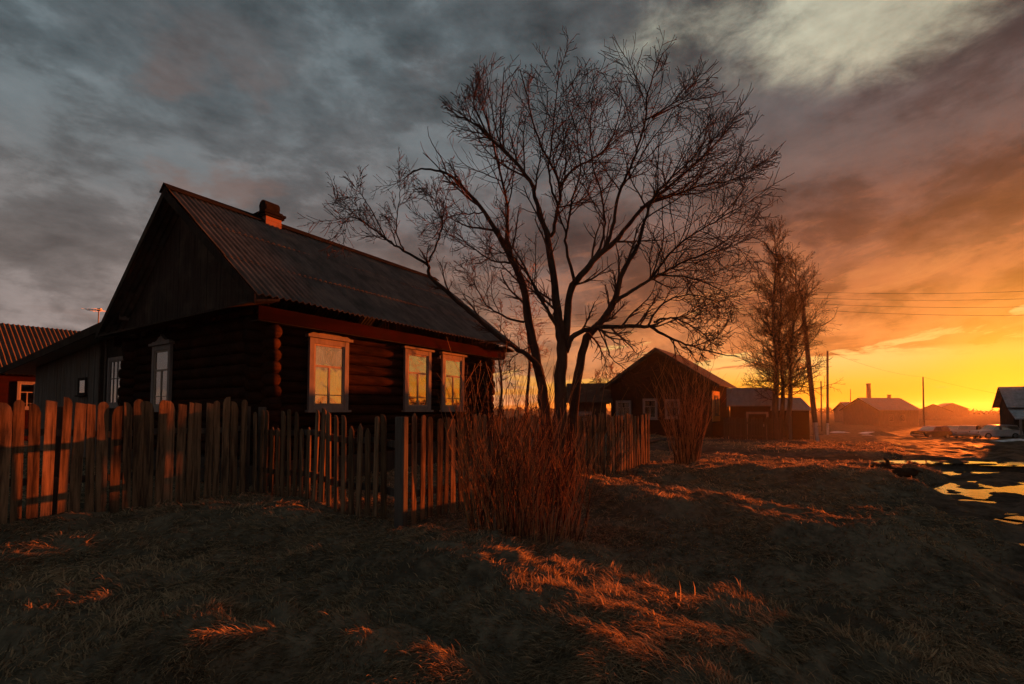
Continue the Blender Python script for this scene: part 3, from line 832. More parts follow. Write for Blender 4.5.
# ------------------------------------------------------------------ picket fences
def picket_fence(label, P0, P1, pitch, width, top, shape, behind, posts=(), rail_z=(.45, 1.1), mat='picket'):
    """P0 -> P1; top(k, s) gives the world height of a picket's tip; behind = side the rails stand on"""
    P0, P1 = Vector((*P0, 0)), Vector((*P1, 0)); D = P1 - P0; L = D.length; D /= L
    nrm = Vector((-D.y, D.x, 0)) * behind; a = math.atan2(D.y, D.x)
    E = empty('picket_fence', (P0.x, P0.y, g1(P0.x, P0.y)), a)
    tag(E, label, 'fence', 'old picket fences round the log house')
    inv = Matrix.Translation(E.location) @ Matrix.Rotation(a, 4, 'Z'); inv = inv.inverted()
    n = int(L / pitch)
    bs = -1 if nrm.dot(Vector((-math.sin(a), math.cos(a), 0))) < 0 else 1
    for k in range(n):
        s = (k + .5) * pitch + random.uniform(-.018, .018)
        p = P0 + D * s; zb = g1(p.x, p.y) - .04 + random.uniform(0, .06) - E.location.z; zt = top(k, s) + random.uniform(-.02, .02) - E.location.z
        w = width * random.uniform(.78, 1.15); th = .022; h = zt - zb
        sh = shape(k)
        if sh == 'round': prof = [(-w / 2, 0), (w / 2, 0), (w / 2, h - w * .5), (w * .38, h - w * .2), (w * .15, h), (-w * .15, h), (-w * .38, h - w * .2), (-w / 2, h - w * .5)]
        elif sh == 'point': prof = [(-w / 2, 0), (w / 2, 0), (w / 2, h - w * .8), (0, h), (-w / 2, h - w * .8)]
        elif sh == 'slantr': prof = [(-w / 2, 0), (w / 2, 0), (w / 2, h - w * 1.1), (w * .3, h - w * .4), (0, h - w * .08), (-w / 2, h)]
        elif sh == 'slantl': prof = [(-w / 2, 0), (w / 2, 0), (w / 2, h), (0, h - w * .08), (-w * .3, h - w * .4), (-w / 2, h - w * 1.1)]
        else: prof = [(-w / 2, 0), (w / 2, 0), (w / 2, h - .02), (-w / 2, h)]
        m = MB(); M = RY(random.gauss(0, .012)) @ RX(random.gauss(0, .012)) @ RZ(random.gauss(0, .05))
        pts = [M @ Vector((x, -bs * (.012 + th), z)) + Vector((s, 0, zb)) for x, z in prof]
        m.prism(pts, M @ Vector((0, bs * th, 0)))
        # object coordinates start from each picket's own foot
        o = m.build('picket', mat, E)
        me = o.data; off = Vector((s, 0, zb))
        for vtx in me.vertices: vtx.co -= off
        o.location = off
    for rz_ in rail_z:
        pts = []
        for i in range(9):
            s = L * i / 8; p = P0 + D * s
            pts.append((s, bs * .035, rz_ + (g1(p.x, p.y) - E.location.z) * .8 + random.uniform(-.012, .012)))
        m = MB()
        for q0, q1 in zip(pts[:-1], pts[1:]):
            m.prism([(q0[0], q0[1] - .012 * 0 - .02, q0[2] - .045), (q1[0], q1[1] - .02, q1[2] - .045), (q1[0], q1[1] - .02, q1[2] + .045), (q0[0], q0[1] - .02, q0[2] + .045)], (0, .045, 0))
        m.build('rail', 'post', E)
    for s, h, w in posts:
        p = P0 + D * s; zb = g1(p.x, p.y) - .1 - E.location.z
        m = MB(); m.box((s, bs * .12, zb + (h + .1) / 2), (w, w * .85, h + .1), RZ(random.gauss(0, .05))); m.build('post', 'post', E, bevel=.01)
    return E
PA, PB, PC = (-4.58, 8.42), (-1.47, 6.30), (3.72, 12.9)
dA = Vector((math.cos(R(57.5)), math.sin(R(57.5)))); Lf = 5.2
P_far = (PA[0] + .02 - dA.x * Lf, PA[1] - dA.y * Lf)
scal = [0, -.02, -.05, -.10, -.06, -.02, .0, .03, .0, -.03, -.09]
shapes_a = ['round', 'slantr', 'round', 'slantr', 'flat', 'flat', 'slantr', 'slantl', 'flat', 'slantr', 'round']
picket_fence('weathered picket fence of wide round topped boards before the gable wall', P_far, (PA[0] - .05, PA[1] - .08), .136, .112,
             lambda k, s: 1.565 + .10 * s / Lf + .035 * math.sin(k * .78) + [.0, .03, -.05][k % 3] * .6, lambda k: shapes_a[(k * 7) % 11], 1, posts=((Lf - .1, 1.5, .12), (Lf - 2.6, 1.42, .12)), rail_z=(.5, 1.12))
short = {3, 4, 8, 9, 15, 16, 17}
picket_fence('short grey fence panel of mixed long and pointed pickets below the nearest wall window', PA, (PB[0] - .1, PB[1] + .07), .178, .095,
             lambda k, s: (1.26 if k in short else 1.47) + .05 * math.sin(k * 1.3) , lambda k: 'point' if k in short else ('slantr' if k % 3 else 'round'), 1, posts=((.02, 1.5, .11),), rail_z=(.4, 1.05))
picket_fence('picket fence in sunset light running behind the tree and the twig bush', (PB[0] + .08, PB[1] + .1), PC, .150, .088,
             lambda k, s: 1.46 - .07 * abs(math.sin(k * math.pi / 9)) - .03 * s / 8, lambda k: 'round' if k % 9 else 'point', 1, posts=((2.6, 1.35, .11), (5.4, 1.32, .11), (8.3, 1.36, .11)), rail_z=(.4, 1.05))
def corner_post():
    z = g1(*PB); m = MB()
    m.box((0, 0, .74), (.165, .09, 1.62), RZ(-.55)); o = m.build('fence_post', 'post', bevel=.012)
    o.location = (PB[0], PB[1], z - .08)
    tag(o, 'broad dark post where the grey panel meets the sunlit fence', 'post')
corner_post()
# low yard fence before the long barn, with a sunlit gate panel
def yard_fence():
    A, B = Vector((10.8, 24.2)), Vector((13.55, 23.4)); d = (B - A); L = d.length
    E = empty('yard_fence', (A.x, A.y, g1(A.x, A.y)), math.atan2(d.y, d.x)); tag(E, 'dark low board fence before the long barn', 'fence')
    for k in range(int(L / .125)):
        m = MB(); m.box((0, 0, .62), (.095, .022, 1.3 + random.uniform(-.08, .08)), RY(random.gauss(0, .02))); o = m.build('board', 'plank_dark', E); o.location = (k * .125 + .06, 0, 0)
    for z in (.35, 1.0): m = MB(); m.box((L / 2, .035, z), (L, .04, .08)); m.build('rail', 'plank_dark', E)
    G = empty('yard_gate', (13.72, 23.3, g1(13.72, 23.3)), R(62)); tag(G, 'small gate of upright boards standing just short of the leaning pole', 'gate')
    for k in range(7):
        m = MB(); m.box((0, 0, .66), (.115, .025, 1.25 + random.uniform(-.05, .06)), RY(random.gauss(0, .015))); o = m.build('board', 'picket', G); o.location = (-.1 - k * .0 + k * .125, 0, 0)
    m = MB(); m.box((.28, .035, .35), (.9, .04, .08)); m.box((.28, .035, 1.0), (.9, .04, .08)); m.build('rail', 'post', G)
    m = MB(); m.box((-.24, .02, .7), (.13, .13, 1.5)); m.build('post', 'post', G)
    m = MB()
    x0, x1 = at(640, 438, 22.6).x, at(806, 438, 22.9).x
    pts = [(x0 + (x1 - x0) * i / 8, 22.6 + .3 * i / 8, g1(x0 + (x1 - x0) * i / 8, 22.6 + .3 * i / 8) + .07) for i in range(9)]
    m.tube(pts, .10, 8); o = m.build('kerb_log', 'post'); tag(o, 'long pale log lying along the far edge of the track', 'log')
yard_fence()

# ------------------------------------------------------------------ utility poles and wires
def pole(px_top, py_top, px_bot, py_bot, Y, r0, r1, label, foot=True, arm=False):
    b, t = at(px_bot, py_bot, Y), at(px_top, py_top, Y)
    z = g1(b.x, Y); b.z = z
    E = empty('utility_pole', b); tag(E, label, 'pole', 'poles along the street')
    t = t - b
    m = MB(); m.tube([t * (i / 8) + Vector((0, 0, -.2 * (i == 0))) for i in range(9)], [r0 + (r1 - r0) * i / 8 for i in range(9)], 10); m.build('shaft', 'pole', E, smooth=True)
    if foot:
        o = Vector((-r0 * 1.15, -r0 * 1.9, 0)); m = MB(); d = t.normalized()
        m.tube([o + Vector((0, 0, -.2)), o + d * 1.15], r0 * .85, 4); m.build('concrete_foot', 'concrete', E)
        m = MB()
        for k in (.45, .95): m.tube([d * k + Vector((math.cos(a) * r0 * 1.5, math.sin(a) * r0 * 2.3 - r0 * .8, 0)) for a in np.linspace(0, 6.28, 13)], .012, 4, cap=False)
        m.split('wire_band', 'wire', E)
    if arm:
        m = MB()
        for k in range(4):
            s = 1 if k % 2 else -1; q = t * (.985 - k * .028)
            m.tube([q, q + Vector((.16 * s, 0, 0)), q + Vector((.16 * s, 0, .12))], .012, 5); m.tube([q + Vector((.16 * s, 0, .1)), q + Vector((.16 * s, 0, .2))], .03, 6)
        m.split('insulator', 'casing', E)
    return b + t
T1 = pole(801, 290, 817, 439, 27.5, .15, .10, 'leaning wooden utility pole on a white concrete foot beside the larches', arm=True)
T2 = pole(827.5, 351, 827.5, 431, 48, .13, .09, 'upright slim pole standing just past the leaning pole', foot=True)
T3 = pole(923, 377, 924, 432, 69, .13, .09, 'lone pole near the parked cars in the low sun', foot=False)
T4 = pole(850.5, 389, 850.5, 414, 150, .16, .11, 'faint distant pole beside the flat hazy shed', foot=False)
T5 = pole(821, 381, 821.5, 425, 75, .13, .09, 'thin far pole half hidden by the slim pole', foot=False)
def wire(label, A, B, sag, r=.011):
    m = MB(); n = 24
    m.tube([A.lerp(B, i / n) - Vector((0, 0, sag * 4 * (i / n) * (1 - i / n))) for i in range(n + 1)], r, 4)
    tag(m.build('overhead_wire', 'wire'), label, 'wire', 'overhead wires across the street')
for k, (pyl, pyr, pyf) in enumerate(((291.5, 290, 297), (297.5, 298, 303), (303, 307, 309), (309, 316.5, 315))):
    A = at(801.5 + k * .7, pyl, 27.5); B = at(1110, pyr - 3, 24.0); 
    lab = ['highest', 'second highest', 'third highest', 'lowest'][k]
    m = MB(); n = 24; C = at(440, pyf + 24, 37)
    P = [A.lerp(B, i / n) - Vector((0, 0, .22 * 4 * (i / n) * (1 - i / n))) for i in range(n, 0, -1)] + [A.lerp(C, i / n) - Vector((0, 0, .35 * 4 * (i / n) * (1 - i / n))) for i in range(n + 1)]
    m.tube(P, .0085, 4)
    tag(m.build('overhead_wire', 'wire'), lab + ' of the four thin wires crossing the sunset from the leaning pole', 'wire', 'overhead wires from the leaning pole')
wire('faint wire strung from the slim upright pole to the lone pole', T2, T3, .5, .009)
wire('faint wire running from the lone pole toward the street house', T3, at(1040, 400, 62), .3, .009)

# ------------------------------------------------------------------ cars by the far house
def car(label, px, Y, rz, paint, roof=None, L=4.1, W=1.66, Ht=1.42, kind='estate'):
    p = at(px, 430, Y); z = g1(p.x, Y)
    E = empty('parked_car', (p.x, Y, z), rz); tag(E, label, 'car', 'cars parked by the street house')
    h = L / 2
    low = [(-h, .32), (-h * .98, .74), (-h * .93, .84), (h * .40, .88), (h * .92, .78), (h, .62), (h * .99, .32), (h * .76, .22), (-h * .76, .22)]
    m = MB(); m.prism([(x, -W / 2, q) for x, q in low], (0, W, 0)); m.build('body', paint, E, bevel=.05)
    e = -h * .90 if kind == 'estate' else -h * .62
    top = [(e, .84), (e + .22, Ht - .03), (e + .5, Ht), (h * .05, Ht), (h * .14, Ht - .04), (h * .43, .87)]
    def cab(mb, sc, prof): 
        n = len(prof); A = [Vector((x, -W / 2 * (.98 if q < .95 else .82), q)) for x, q in prof]; B = [Vector((p_.x, -p_.y, p_.z)) for p_ in A]
        mb.add(A + B, [tuple(range(n)), tuple(range(2 * n - 1, n - 1, -1))] + [(i, n + i, n + (i + 1) % n, (i + 1) % n) for i in range(n)])
    m = MB(); cab(m, 1, top); c = m.build('cabin', roof or paint, E, bevel=.03)
    # windows stand a few millimetres proud of the cabin sides
    for sg in (-1, 1):
        m = MB()
        def pt(x, q): 
            w = W / 2 * (.98 + (.82 - .98) * (q - .84) / (Ht - .84)) + .006
            return (x, sg * w, q)
        for x0, x1, x2, x3 in ((e + .12, -h * .30, -h * .30, e + .27), (-h * .26, h * .36, h * .10, -h * .26)):
            m.add([pt(x0, .92), pt(x1, .92), pt(x2, Ht - .09), pt(x3, Ht - .09)], [(0, 1, 2, 3) if sg < 0 else (3, 2, 1, 0)])
        m.split('side_window', 'glass', E)
    m = MB()
    a, b = Vector((h * .43, 0, .87)), Vector((h * .14, 0, Ht - .04)); nn = Vector((b.z - a.z, 0, -(b.x - a.x))).normalized() * .008
    q0, q1 = a.lerp(b, .12) + nn, a.lerp(b, .9) + nn
    m.add([q0 + Vector((0, -W * .44, 0)), q0 + Vector((0, W * .44, 0)), q1 + Vector((0, W * .38, 0)), q1 + Vector((0, -W * .38, 0))], [(0, 1, 2, 3)]); m.build('windscreen', 'glass', E)
    m = MB(); m.add([(e - .004 + .03, -W * .42, .93), (e - .004 + .03, W * .42, .93), (e + .19, W * .37, Ht - .1), (e + .19, -W * .37, Ht - .1)], [(3, 2, 1, 0)]); m.build('rear_window', 'glass', E)
    for x in (-h * .62, h * .62):
        for sg in (-1, 1):
            y = sg * (W / 2 - .07)
            m = MB(); m.tube([(x, y - .09, .30), (x, y + .09, .30)], .30, 18); wl = m.build('wheel', 'rubber', E)
            m = MB(); m.tube([(x, y + sg * .085, .30), (x, y + sg * .098, .30)], .18, 14); m.build('rim', 'metal', wl)
    for sg in (-1, 1):
        m = MB(); m.tube([(h * .985, sg * W * .36, .64), (h * 1.004, sg * W * .36, .64)], .09, 12); m.build('headlight', 'glass', E)
    m = MB(); m.box((h + .02, 0, .40), (.10, W * .96, .13)); m.box((-h - .02, 0, .42), (.10, W * .96, .13)); m.split('bumper', 'metal', E, bevel=.02)
car('dirty white car parked nearest the house with the porch', 995, 50, R(170), 'paint_white', L=3.9)
car('grey car with sun flashing on its glass between the white and purple cars', 968, 53, R(215), 'paint_grey', L=4.0)
car('dull car with a purple roof at the end of the row', 931, 54, R(190), 'rubber', 'paint_purple', L=3.8)
car('small grey car half hidden behind the white car', 955, 60, R(200), 'paint_grey', L=4.0)
def snow_heap(px, py, Y, rx, ry, h, lab):
    p = at(px, py, Y); z = g1(p.x, Y); mb = MB(); n, k = 26, 7; V = []
    for j in range(k):
        f = j / (k - 1)
        for i in range(n):
            a = 2 * math.pi * i / n; q = (1 - f) * (1 + .25 * math.sin(a * 3 + px) + .12 * math.sin(a * 7))
            V.append((p.x + rx * q * math.cos(a), Y + ry * q * math.sin(a), z - .05 + h * math.sin(f * 1.57) * (1 + .2 * math.sin(a * 5 + j))))
    mb.add(V, [(j * n + i, j * n + (i + 1) % n, (j + 1) * n + (i + 1) % n, (j + 1) * n + i) for j in range(k - 1) for i in range(n)])
    tag(mb.build('snow_patch', 'snow', smooth=True), lab, 'snow patch')
snow_heap(1017, 437, 41, 1.9, .8, .22, 'melting snow patch on the grass before the white car')
snow_heap(870, 424, 62, 2.6, 1.0, .25, 'thin snow patch beside the street short of the lone pole')
snow_heap(838, 421, 66, 1.8, 1.0, .3, 'dirty snow patch beyond the slim upright pole')
snow_heap(866, 428, 52, 1.2, .8, .15, 'small snow remnant near the dark dirt heap')
def dirt_heap():
    p = at(881, 428, 52); z = g1(p.x, 52); mb = MB(); n, k = 22, 7; V = []
    for j in range(k):
        f = j / (k - 1)
        for i in range(n):
            a = 2 * math.pi * i / n; q = (1 - f) * (1 + .2 * math.sin(a * 3 + 1) + .1 * math.sin(a * 8))
            V.append((p.x + 1.9 * q * math.cos(a), 52 + 1.2 * q * math.sin(a), z - .05 + .62 * f ** .8 * (1 + .1 * math.sin(a * 4 + j))))
    mb.add(V, [(j * n + i, j * n + (i + 1) % n, (j + 1) * n + (i + 1) % n, (j + 1) * n + i) for j in range(k - 1) for i in range(n)])
    tag(mb.build('dirt_heap', 'ground', smooth=True), 'dark heap of dirt beside the far street', 'dirt heap')
dirt_heap()
# rotten log lying on the grass
def rotten_log():
    p = at(893, 479, 10.6); x, y = p.x, 10.6; z = g1(x, y)
    E = empty('fallen_log', (x, y, z)); tag(E, 'black rotten log lying on the grass by the muddy street', 'log')
    pts, rad = [], []
    for i in range(12):
        t = i / 11; pts.append((-.42 + .9 * t, .06 * math.sin(t * 5), .13 + .03 * math.sin(t * 7) - .05 * t)); rad.append(.13 * (1 + .22 * math.sin(i * 2.1) + .1 * math.sin(i * 5)) * (1 - .35 * t))
    m = MB(); m.tube(pts, rad, 11); m.build('trunk', 'rotten', E)
    m = MB(); m.tube([(-.1, 0, .2), (-.16, -.06, .34), (-.26, -.1, .40)], [.05, .035, .02], 7); m.tube([(.25, .02, .12), (.36, -.14, .16), (.5, -.2, .1)], [.05, .03, .02], 7); m.split('branch_stub', 'rotten', E)
rotten_log()

# ------------------------------------------------------------------ bare trees
class Tree:
    def __init__(s, seed): s.r = random.Random(seed); s.trunk = MB(); s.twigs = MB(); s.count = 0
    def rdir(s):
        while True:
            v = Vector((s.r.uniform(-1, 1), s.r.uniform(-1, 1), s.r.uniform(-1, 1)))
            if .05 < v.length < 1: return v.normalized()
    def grow(s, p, d, L, r, lvl, top, cfg):
        """one twig with its own twigs; gnarled, turning up toward the light"""
        if 'env' in cfg and p.x > -1.6:
            c, q = cfg['env']
            for k in range(5):
                e = p + d * L - c; o = (e.x / q.x) ** 2 + (e.y / q.y) ** 2 + (e.z / q.z) ** 2
                if o < 1 + .12 * s.r.random(): break
                if k == 3 or L < .07 or (lvl > 1 and k == 1): return
                L *= .7
        n = cfg['seg'][lvl]; pts, dirs = [p], [d]; rad = [r]
        for i in range(n):
            d = (d + s.rdir() * cfg['wander'] + Vector((0, 0, cfg['up'][lvl]))).normalized()
            p = p + d * (L / n); pts.append(p); dirs.append(d); rad.append(max(r * (1 - .62 * (i + 1) / n), cfg['rmin']))
        if lvl == top and cfg.get('bud'): rad[-1] = rad[-2] * 1.25
        s.twigs.tube(pts, rad, cfg['n'][lvl], cap=False); s.count += 1
        if lvl >= top: return
        nc = cfg['kids'][lvl]; nc = max(1, int(nc * (.7 + .6 * s.r.random())))
        for k in range(nc):
            t = cfg.get('t0', .22) + (1 - cfg.get('t0', .22)) * (k + s.r.random()) / nc; t = min(t, .98)
            i = min(int(t * n), n - 1); q = pts[i].lerp(pts[i + 1], t * n - i); dd = dirs[i + 1]
            ax = dd.cross(s.rdir()); ax = ax.normalized() if ax.length > .01 else Vector((1, 0, 0))
            cd = Matrix.Rotation(R(s.r.uniform(*cfg['ang'])), 3, ax) @ dd
            s.grow(q, cd, L * s.r.uniform(*cfg['ratio']) * (1 - .35 * t), max(rad[i] * .62, cfg['rmin']), lvl + 1, top, cfg)
        # the tip forks on
    def limb(s, pts, r0, r1, kids, L1, cfg, n=9, start=.25, top=3, gnarl=.02):
        """a traced limb, smoothed, with twigs along it"""
        P = []
        for a in range(len(pts) - 1):
            p0, p1, p2, p3 = pts[max(a - 1, 0)], pts[a], pts[a + 1], pts[min(a + 2, len(pts) - 1)]
            for k in range(4):
                t = k / 4; P.append(.5 * ((2 * p1) + (p2 - p0) * t + (2 * p0 - 5 * p1 + 4 * p2 - p3) * t * t + (3 * p1 - p0 - 3 * p2 + p3) * t ** 3))
        P.append(pts[-1]); m = len(P)
        r0, r1 = r0 * cfg.get('slim', 1), r1 * cfg.get('slim', 1); kids = int(kids * cfg.get('more', 1))
        P = [q + s.rdir() * (gnarl if 0 < i < m - 1 else 0) * .6 for i, q in enumerate(P)]
        rad = [max(r0 + (r1 - r0) * (i / (m - 1)) ** .8, r1) * s.r.uniform(.94, 1.06) for i in range(m)]
        s.trunk.tube(P, rad, n)
        for k in range(kids):
            t = start + (1 - start) * (k + s.r.random()) / kids; f = t * (m - 1); i = min(int(f), m - 2)
            q = P[i].lerp(P[i + 1], f - i); dd = (P[i + 1] - P[i]).normalized()
            ax = dd.cross(s.rdir()).normalized(); cd = Matrix.Rotation(R(s.r.uniform(24, 58)), 3, ax) @ dd
            s.grow(q, cd, L1 * s.r.uniform(1.0, 2.5) * (1 - .35 * t), min(rad[i] * .55, .016 + .005 * s.r.random()), 1, top, cfg)
        # leading shoot
        s.grow(P[-1], (P[-1] - P[-2]).normalized(), L1 * .7, r1 * .8, 2, top, cfg)

def build_big_tree():
    T = Tree(11); cfg = dict(slim=.78, more=1.5, seg=[0, 9, 6, 4], wander=.17, env=(at(588, 228, 7.2), Vector((2.75, 2.3, 2.72))), up=[0, .05, .035, .03], n=[0, 5, 4, 3], kids=[0, 10, 2], ang=(24, 58), ratio=(.30, .58), rmin=.0033, bud=True, t0=.12)
    Y0 = 7.2
    def tr(pl, y0, y1):
        k = len(pl) - 1
        return [at(px, py, y0 + (y1 - y0) * (i / k)) for i, (px, py) in enumerate(pl)]
    def L(pl, y0, y1, r0, r1, kids, L1=.62, **kw): T.limb(tr(pl, y0, y1), r0, r1, kids, L1, cfg, **kw)
    base = [(560, 530), (559, 480), (558, 440)]
    # three stems from one stool
    L([(553, 530), (550, 470), (546, 420), (541, 380), (534, 349), (528, 319), (524, 291), (516, 269), (506, 249), (495, 230)], 7.2, 7.5, .13, .055, 4, .5, n=12, start=.6)
    L([(495, 230), (485, 212), (465, 190), (447, 174), (425, 169), (412, 172)], 7.5, 7.9, .052, .014, 11, .62)
    L([(516, 269), (508, 240), (508, 206), (501, 178), (494, 150), (486, 118), (478, 96)], 7.42, 7.1, .040, .010, 12, .55)
    L([(560, 530), (560, 470), (560, 420), (560, 385), (562, 349), (559, 324), (556, 302), (552, 266), (546, 230)], 7.15, 7.0, .165, .055, 4, .5, n=12, start=.6)
    L([(546, 230), (539, 212), (530, 181), (511, 158), (490, 138), (474, 123), (456, 116)], 7.0, 6.6, .052, .012, 12, .62)
    L([(490, 138), (478, 115), (474, 98), (484, 74)], 6.75, 6.6, .022, .006, 7, .45)
    L([(546, 230), (552, 236), (557, 212), (560, 187), (548, 160), (535, 130), (528, 98), (520, 70)], 7.0, 7.3, .046, .009, 13, .55)
    L([(560, 187), (573, 170), (590, 160), (607, 148), (618, 120), (622, 96)], 7.15, 7.6, .030, .008, 10, .58)
    L([(552, 120), (556, 100), (562, 80), (570, 62)], 7.3, 7.4, .014, .005, 5, .4) if False else None
    L([(558, 206), (551, 186), (549, 165), (553, 130), (556, 98), (560, 72)], 7.05, 6.7, .028, .007, 10, .5)
    L([(559, 331), (547, 310), (540, 298), (532, 282), (523, 269), (512, 256), (500, 252)], 7.05, 6.5, .038, .010, 7, .5)
    L([(565, 352), (567, 316), (573, 286), (589, 266), (605, 250), (620, 236)], 7.1, 7.2, .085, .05, 3, .5, n=10, start=.4)
    L([(620, 236), (640, 210), (657, 196), (687, 171), (710, 150), (734, 124), (744, 118)], 7.2, 7.6, .046, .010, 14, .66)
    L([(605, 250), (614, 222), (618, 196), (627, 175), (638, 147), (646, 117), (648, 92), (660, 60), (664, 52)], 7.18, 6.8, .040, .007, 14, .58)
    L([(646, 120), (660, 112), (678, 101), (700, 86), (722, 67)], 6.95, 6.7, .018, .006, 8, .42)
    L([(652, 118), (680, 104), (703, 97), (727, 91)], 6.95, 7.3, .016, .006, 7, .42)
    L([(640, 208), (670, 196), (700, 186), (732, 180), (756, 168)], 7.25, 6.7, .028, .008, 13, .58)
    L([(588, 267), (600, 248), (605, 222), (600, 190), (592, 160), (590, 128), (592, 100)], 7.15, 7.7, .032, .008, 12, .55)
    L([(575, 284), (566, 247), (567, 228), (572, 200), (580, 172), (578, 140), (570, 110)], 7.1, 6.5, .034, .008, 12, .55)
    # right stem
    L([(567, 530), (570, 470), (573, 420), (578, 374), (587, 338), (600, 322), (614, 302), (621, 277), (637, 247)], 7.25, 7.0, .125, .042, 4, .5, n=11, start=.6)
    L([(637, 247), (643, 228), (652, 200), (668, 182), (690, 160), (706, 140)], 7.0, 6.5, .038, .010, 13, .6)
    L([(614, 302), (631, 291), (650, 280), (659, 275), (680, 264), (703, 254), (728, 240), (746, 222)], 7.0, 7.4, .042, .009, 16, .6)
    L([(650, 280), (668, 256), (690, 236), (715, 222), (742, 205)], 7.15, 6.6, .028, .008, 13, .58)
    L([(659, 275), (682, 276), (704, 282), (724, 292)], 7.2, 6.8, .020, .007, 9, .5)
    # low limb to the right
    L([(566, 352), (572, 337), (589, 329), (620, 327), (650, 326)], 7.1, 6.7, .058, .032, 6, .42, n=9, start=.35)
    L([(650, 326), (668, 337), (691, 346), (712, 352), (740, 357)], 6.7, 6.9, .030, .007, 11, .42)
    L([(654, 322), (668, 318), (682, 321), (703, 334), (716, 346)], 6.7, 6.3, .024, .006, 11, .45)
    L([(648, 326), (660, 306), (678, 296), (700, 296), (722, 306)], 6.7, 7.1, .022, .007, 10, .45)
    L([(598, 326), (606, 346), (612, 358), (624, 368), (634, 376)], 6.95, 6.7, .016, .005, 6, .32)
    # low limb sweeping over the roof
    L([(541, 375), (537, 364), (530, 357), (514, 347), (498, 335), (477, 318), (453, 297), (432, 279), (428, 265)], 7.2, 6.6, .058, .030, 5, .38, n=10, start=.3)
    L([(428, 265), (404, 251), (386, 239), (365, 223), (352, 217), (344, 222)], 6.6, 6.3, .026, .006, 12, .34)
    L([(404, 251), (397, 236), (397, 216), (400, 195), (397, 180)], 6.5, 6.7, .016, .005, 8, .28)
    L([(429, 262), (439, 237), (442, 223), (435, 202), (430, 192)], 6.6, 6.8, .020, .005, 9, .30)
    L([(386, 239), (372, 212), (362, 196), (356, 194)], 6.4, 6.2, .013, .004, 5, .24)
    L([(524, 322), (503, 316), (487, 305), (478, 290), (472, 272)], 7.35, 7.7, .026, .006, 9, .42)
    L([(532, 345), (520, 352), (509, 362), (511, 378), (506, 392)], 7.2, 7.0, .012, .004, 6, .26)
    L([(516, 262), (500, 262), (484, 256), (468, 244), (452, 236)], 7.45, 7.9, .026, .007, 10, .5)
    L([(485, 212), (470, 214), (452, 216), (436, 226)], 7.6, 7.2, .018, .006, 8, .45)
    L([(447, 174), (440, 156), (430, 140), (428, 126)], 7.8, 7.6, .014, .005, 7, .42)
    b = at(560, 520, Y0); z = g1(b.x, b.y)
    E = empty('bare_tree', (b.x, Y0, z)); tag(E, 'large bare many stemmed tree with spreading crown beside the sunlit picket fence', 'tree')
    off = E.location
    o = T.trunk.build('trunk', 'bark', E, smooth=True); o.matrix_parent_inverse = Matrix.Translation(-off)
    o = T.twigs.build('crown', 'twig', E); o.matrix_parent_inverse = Matrix.Translation(-off)
    print('tree twigs', T.count)
build_big_tree()

def larch(px_b, px_t, py_t, Y, lean, r, seed, label, crown_w, first):
    T = Tree(seed); b = at(px_b, 436, Y); b.z = g1(b.x, Y); t = at(px_t, py_t, Y + lean); H = t.z - b.z
    P = [b.lerp(t, i / 14) + Vector((math.sin(i * .9 + seed) * .05, math.cos(i * .8) * .05, 0)) for i in range(15)]
    T.trunk.tube(P, [max(r * (1 - .93 * i / 14), .015) for i in range(15)], 9)
    cfg = dict(seg=[0, 6, 4, 2], wander=.22, up=[0, .09, .05, .03], n=[0, 4, 3, 3], kids=[0, 13, 6], ang=(26, 58), ratio=(.3, .50), rmin=.0052, t0=.12)
    nb = 90
    for k in range(nb):
        f = first + (1 - first) * (k + T.r.random()) / nb; i = min(int(f * 14), 13); q = P[i].lerp(P[i + 1], f * 14 - i)
        a = T.r.uniform(0, 6.283); g = (f - first) / (1 - first)
        ln = crown_w * (.45 + .55 * math.sin(min(1, g * 1.5 + .12) * 1.9)) * (1.02 - g * .72) * T.r.uniform(.65, 1.15)
        d = Vector((math.cos(a), math.sin(a), .12 + .75 * g)).normalized()
        T.grow(q, d, ln, .030 * (1 - g * .6), 1, 3, cfg)
    E = empty('larch_tree', b); tag(E, label, 'tree', 'larches by the long barn')
    for mb, nm, mt in ((T.trunk, 'trunk', 'larch'), (T.twigs, 'crown', 'twig')):
        o = mb.build(nm, mt, E); o.matrix_parent_inverse = Matrix.Translation(-b)
larch(776, 774, 233, 24.2, 0, .18, 3, 'tallest bare larch with a pointed crown beside the leaning pole', 3.0, .2)
larch(782.5, 779, 262, 24.5, .5, .13, 4, 'slender bare larch standing in the middle of the three', 2.0, .3)
larch(786, 797, 262, 24.0, .4, .14, 5, 'bare larch whose crown spreads behind the leaning pole', 3.1, .25)

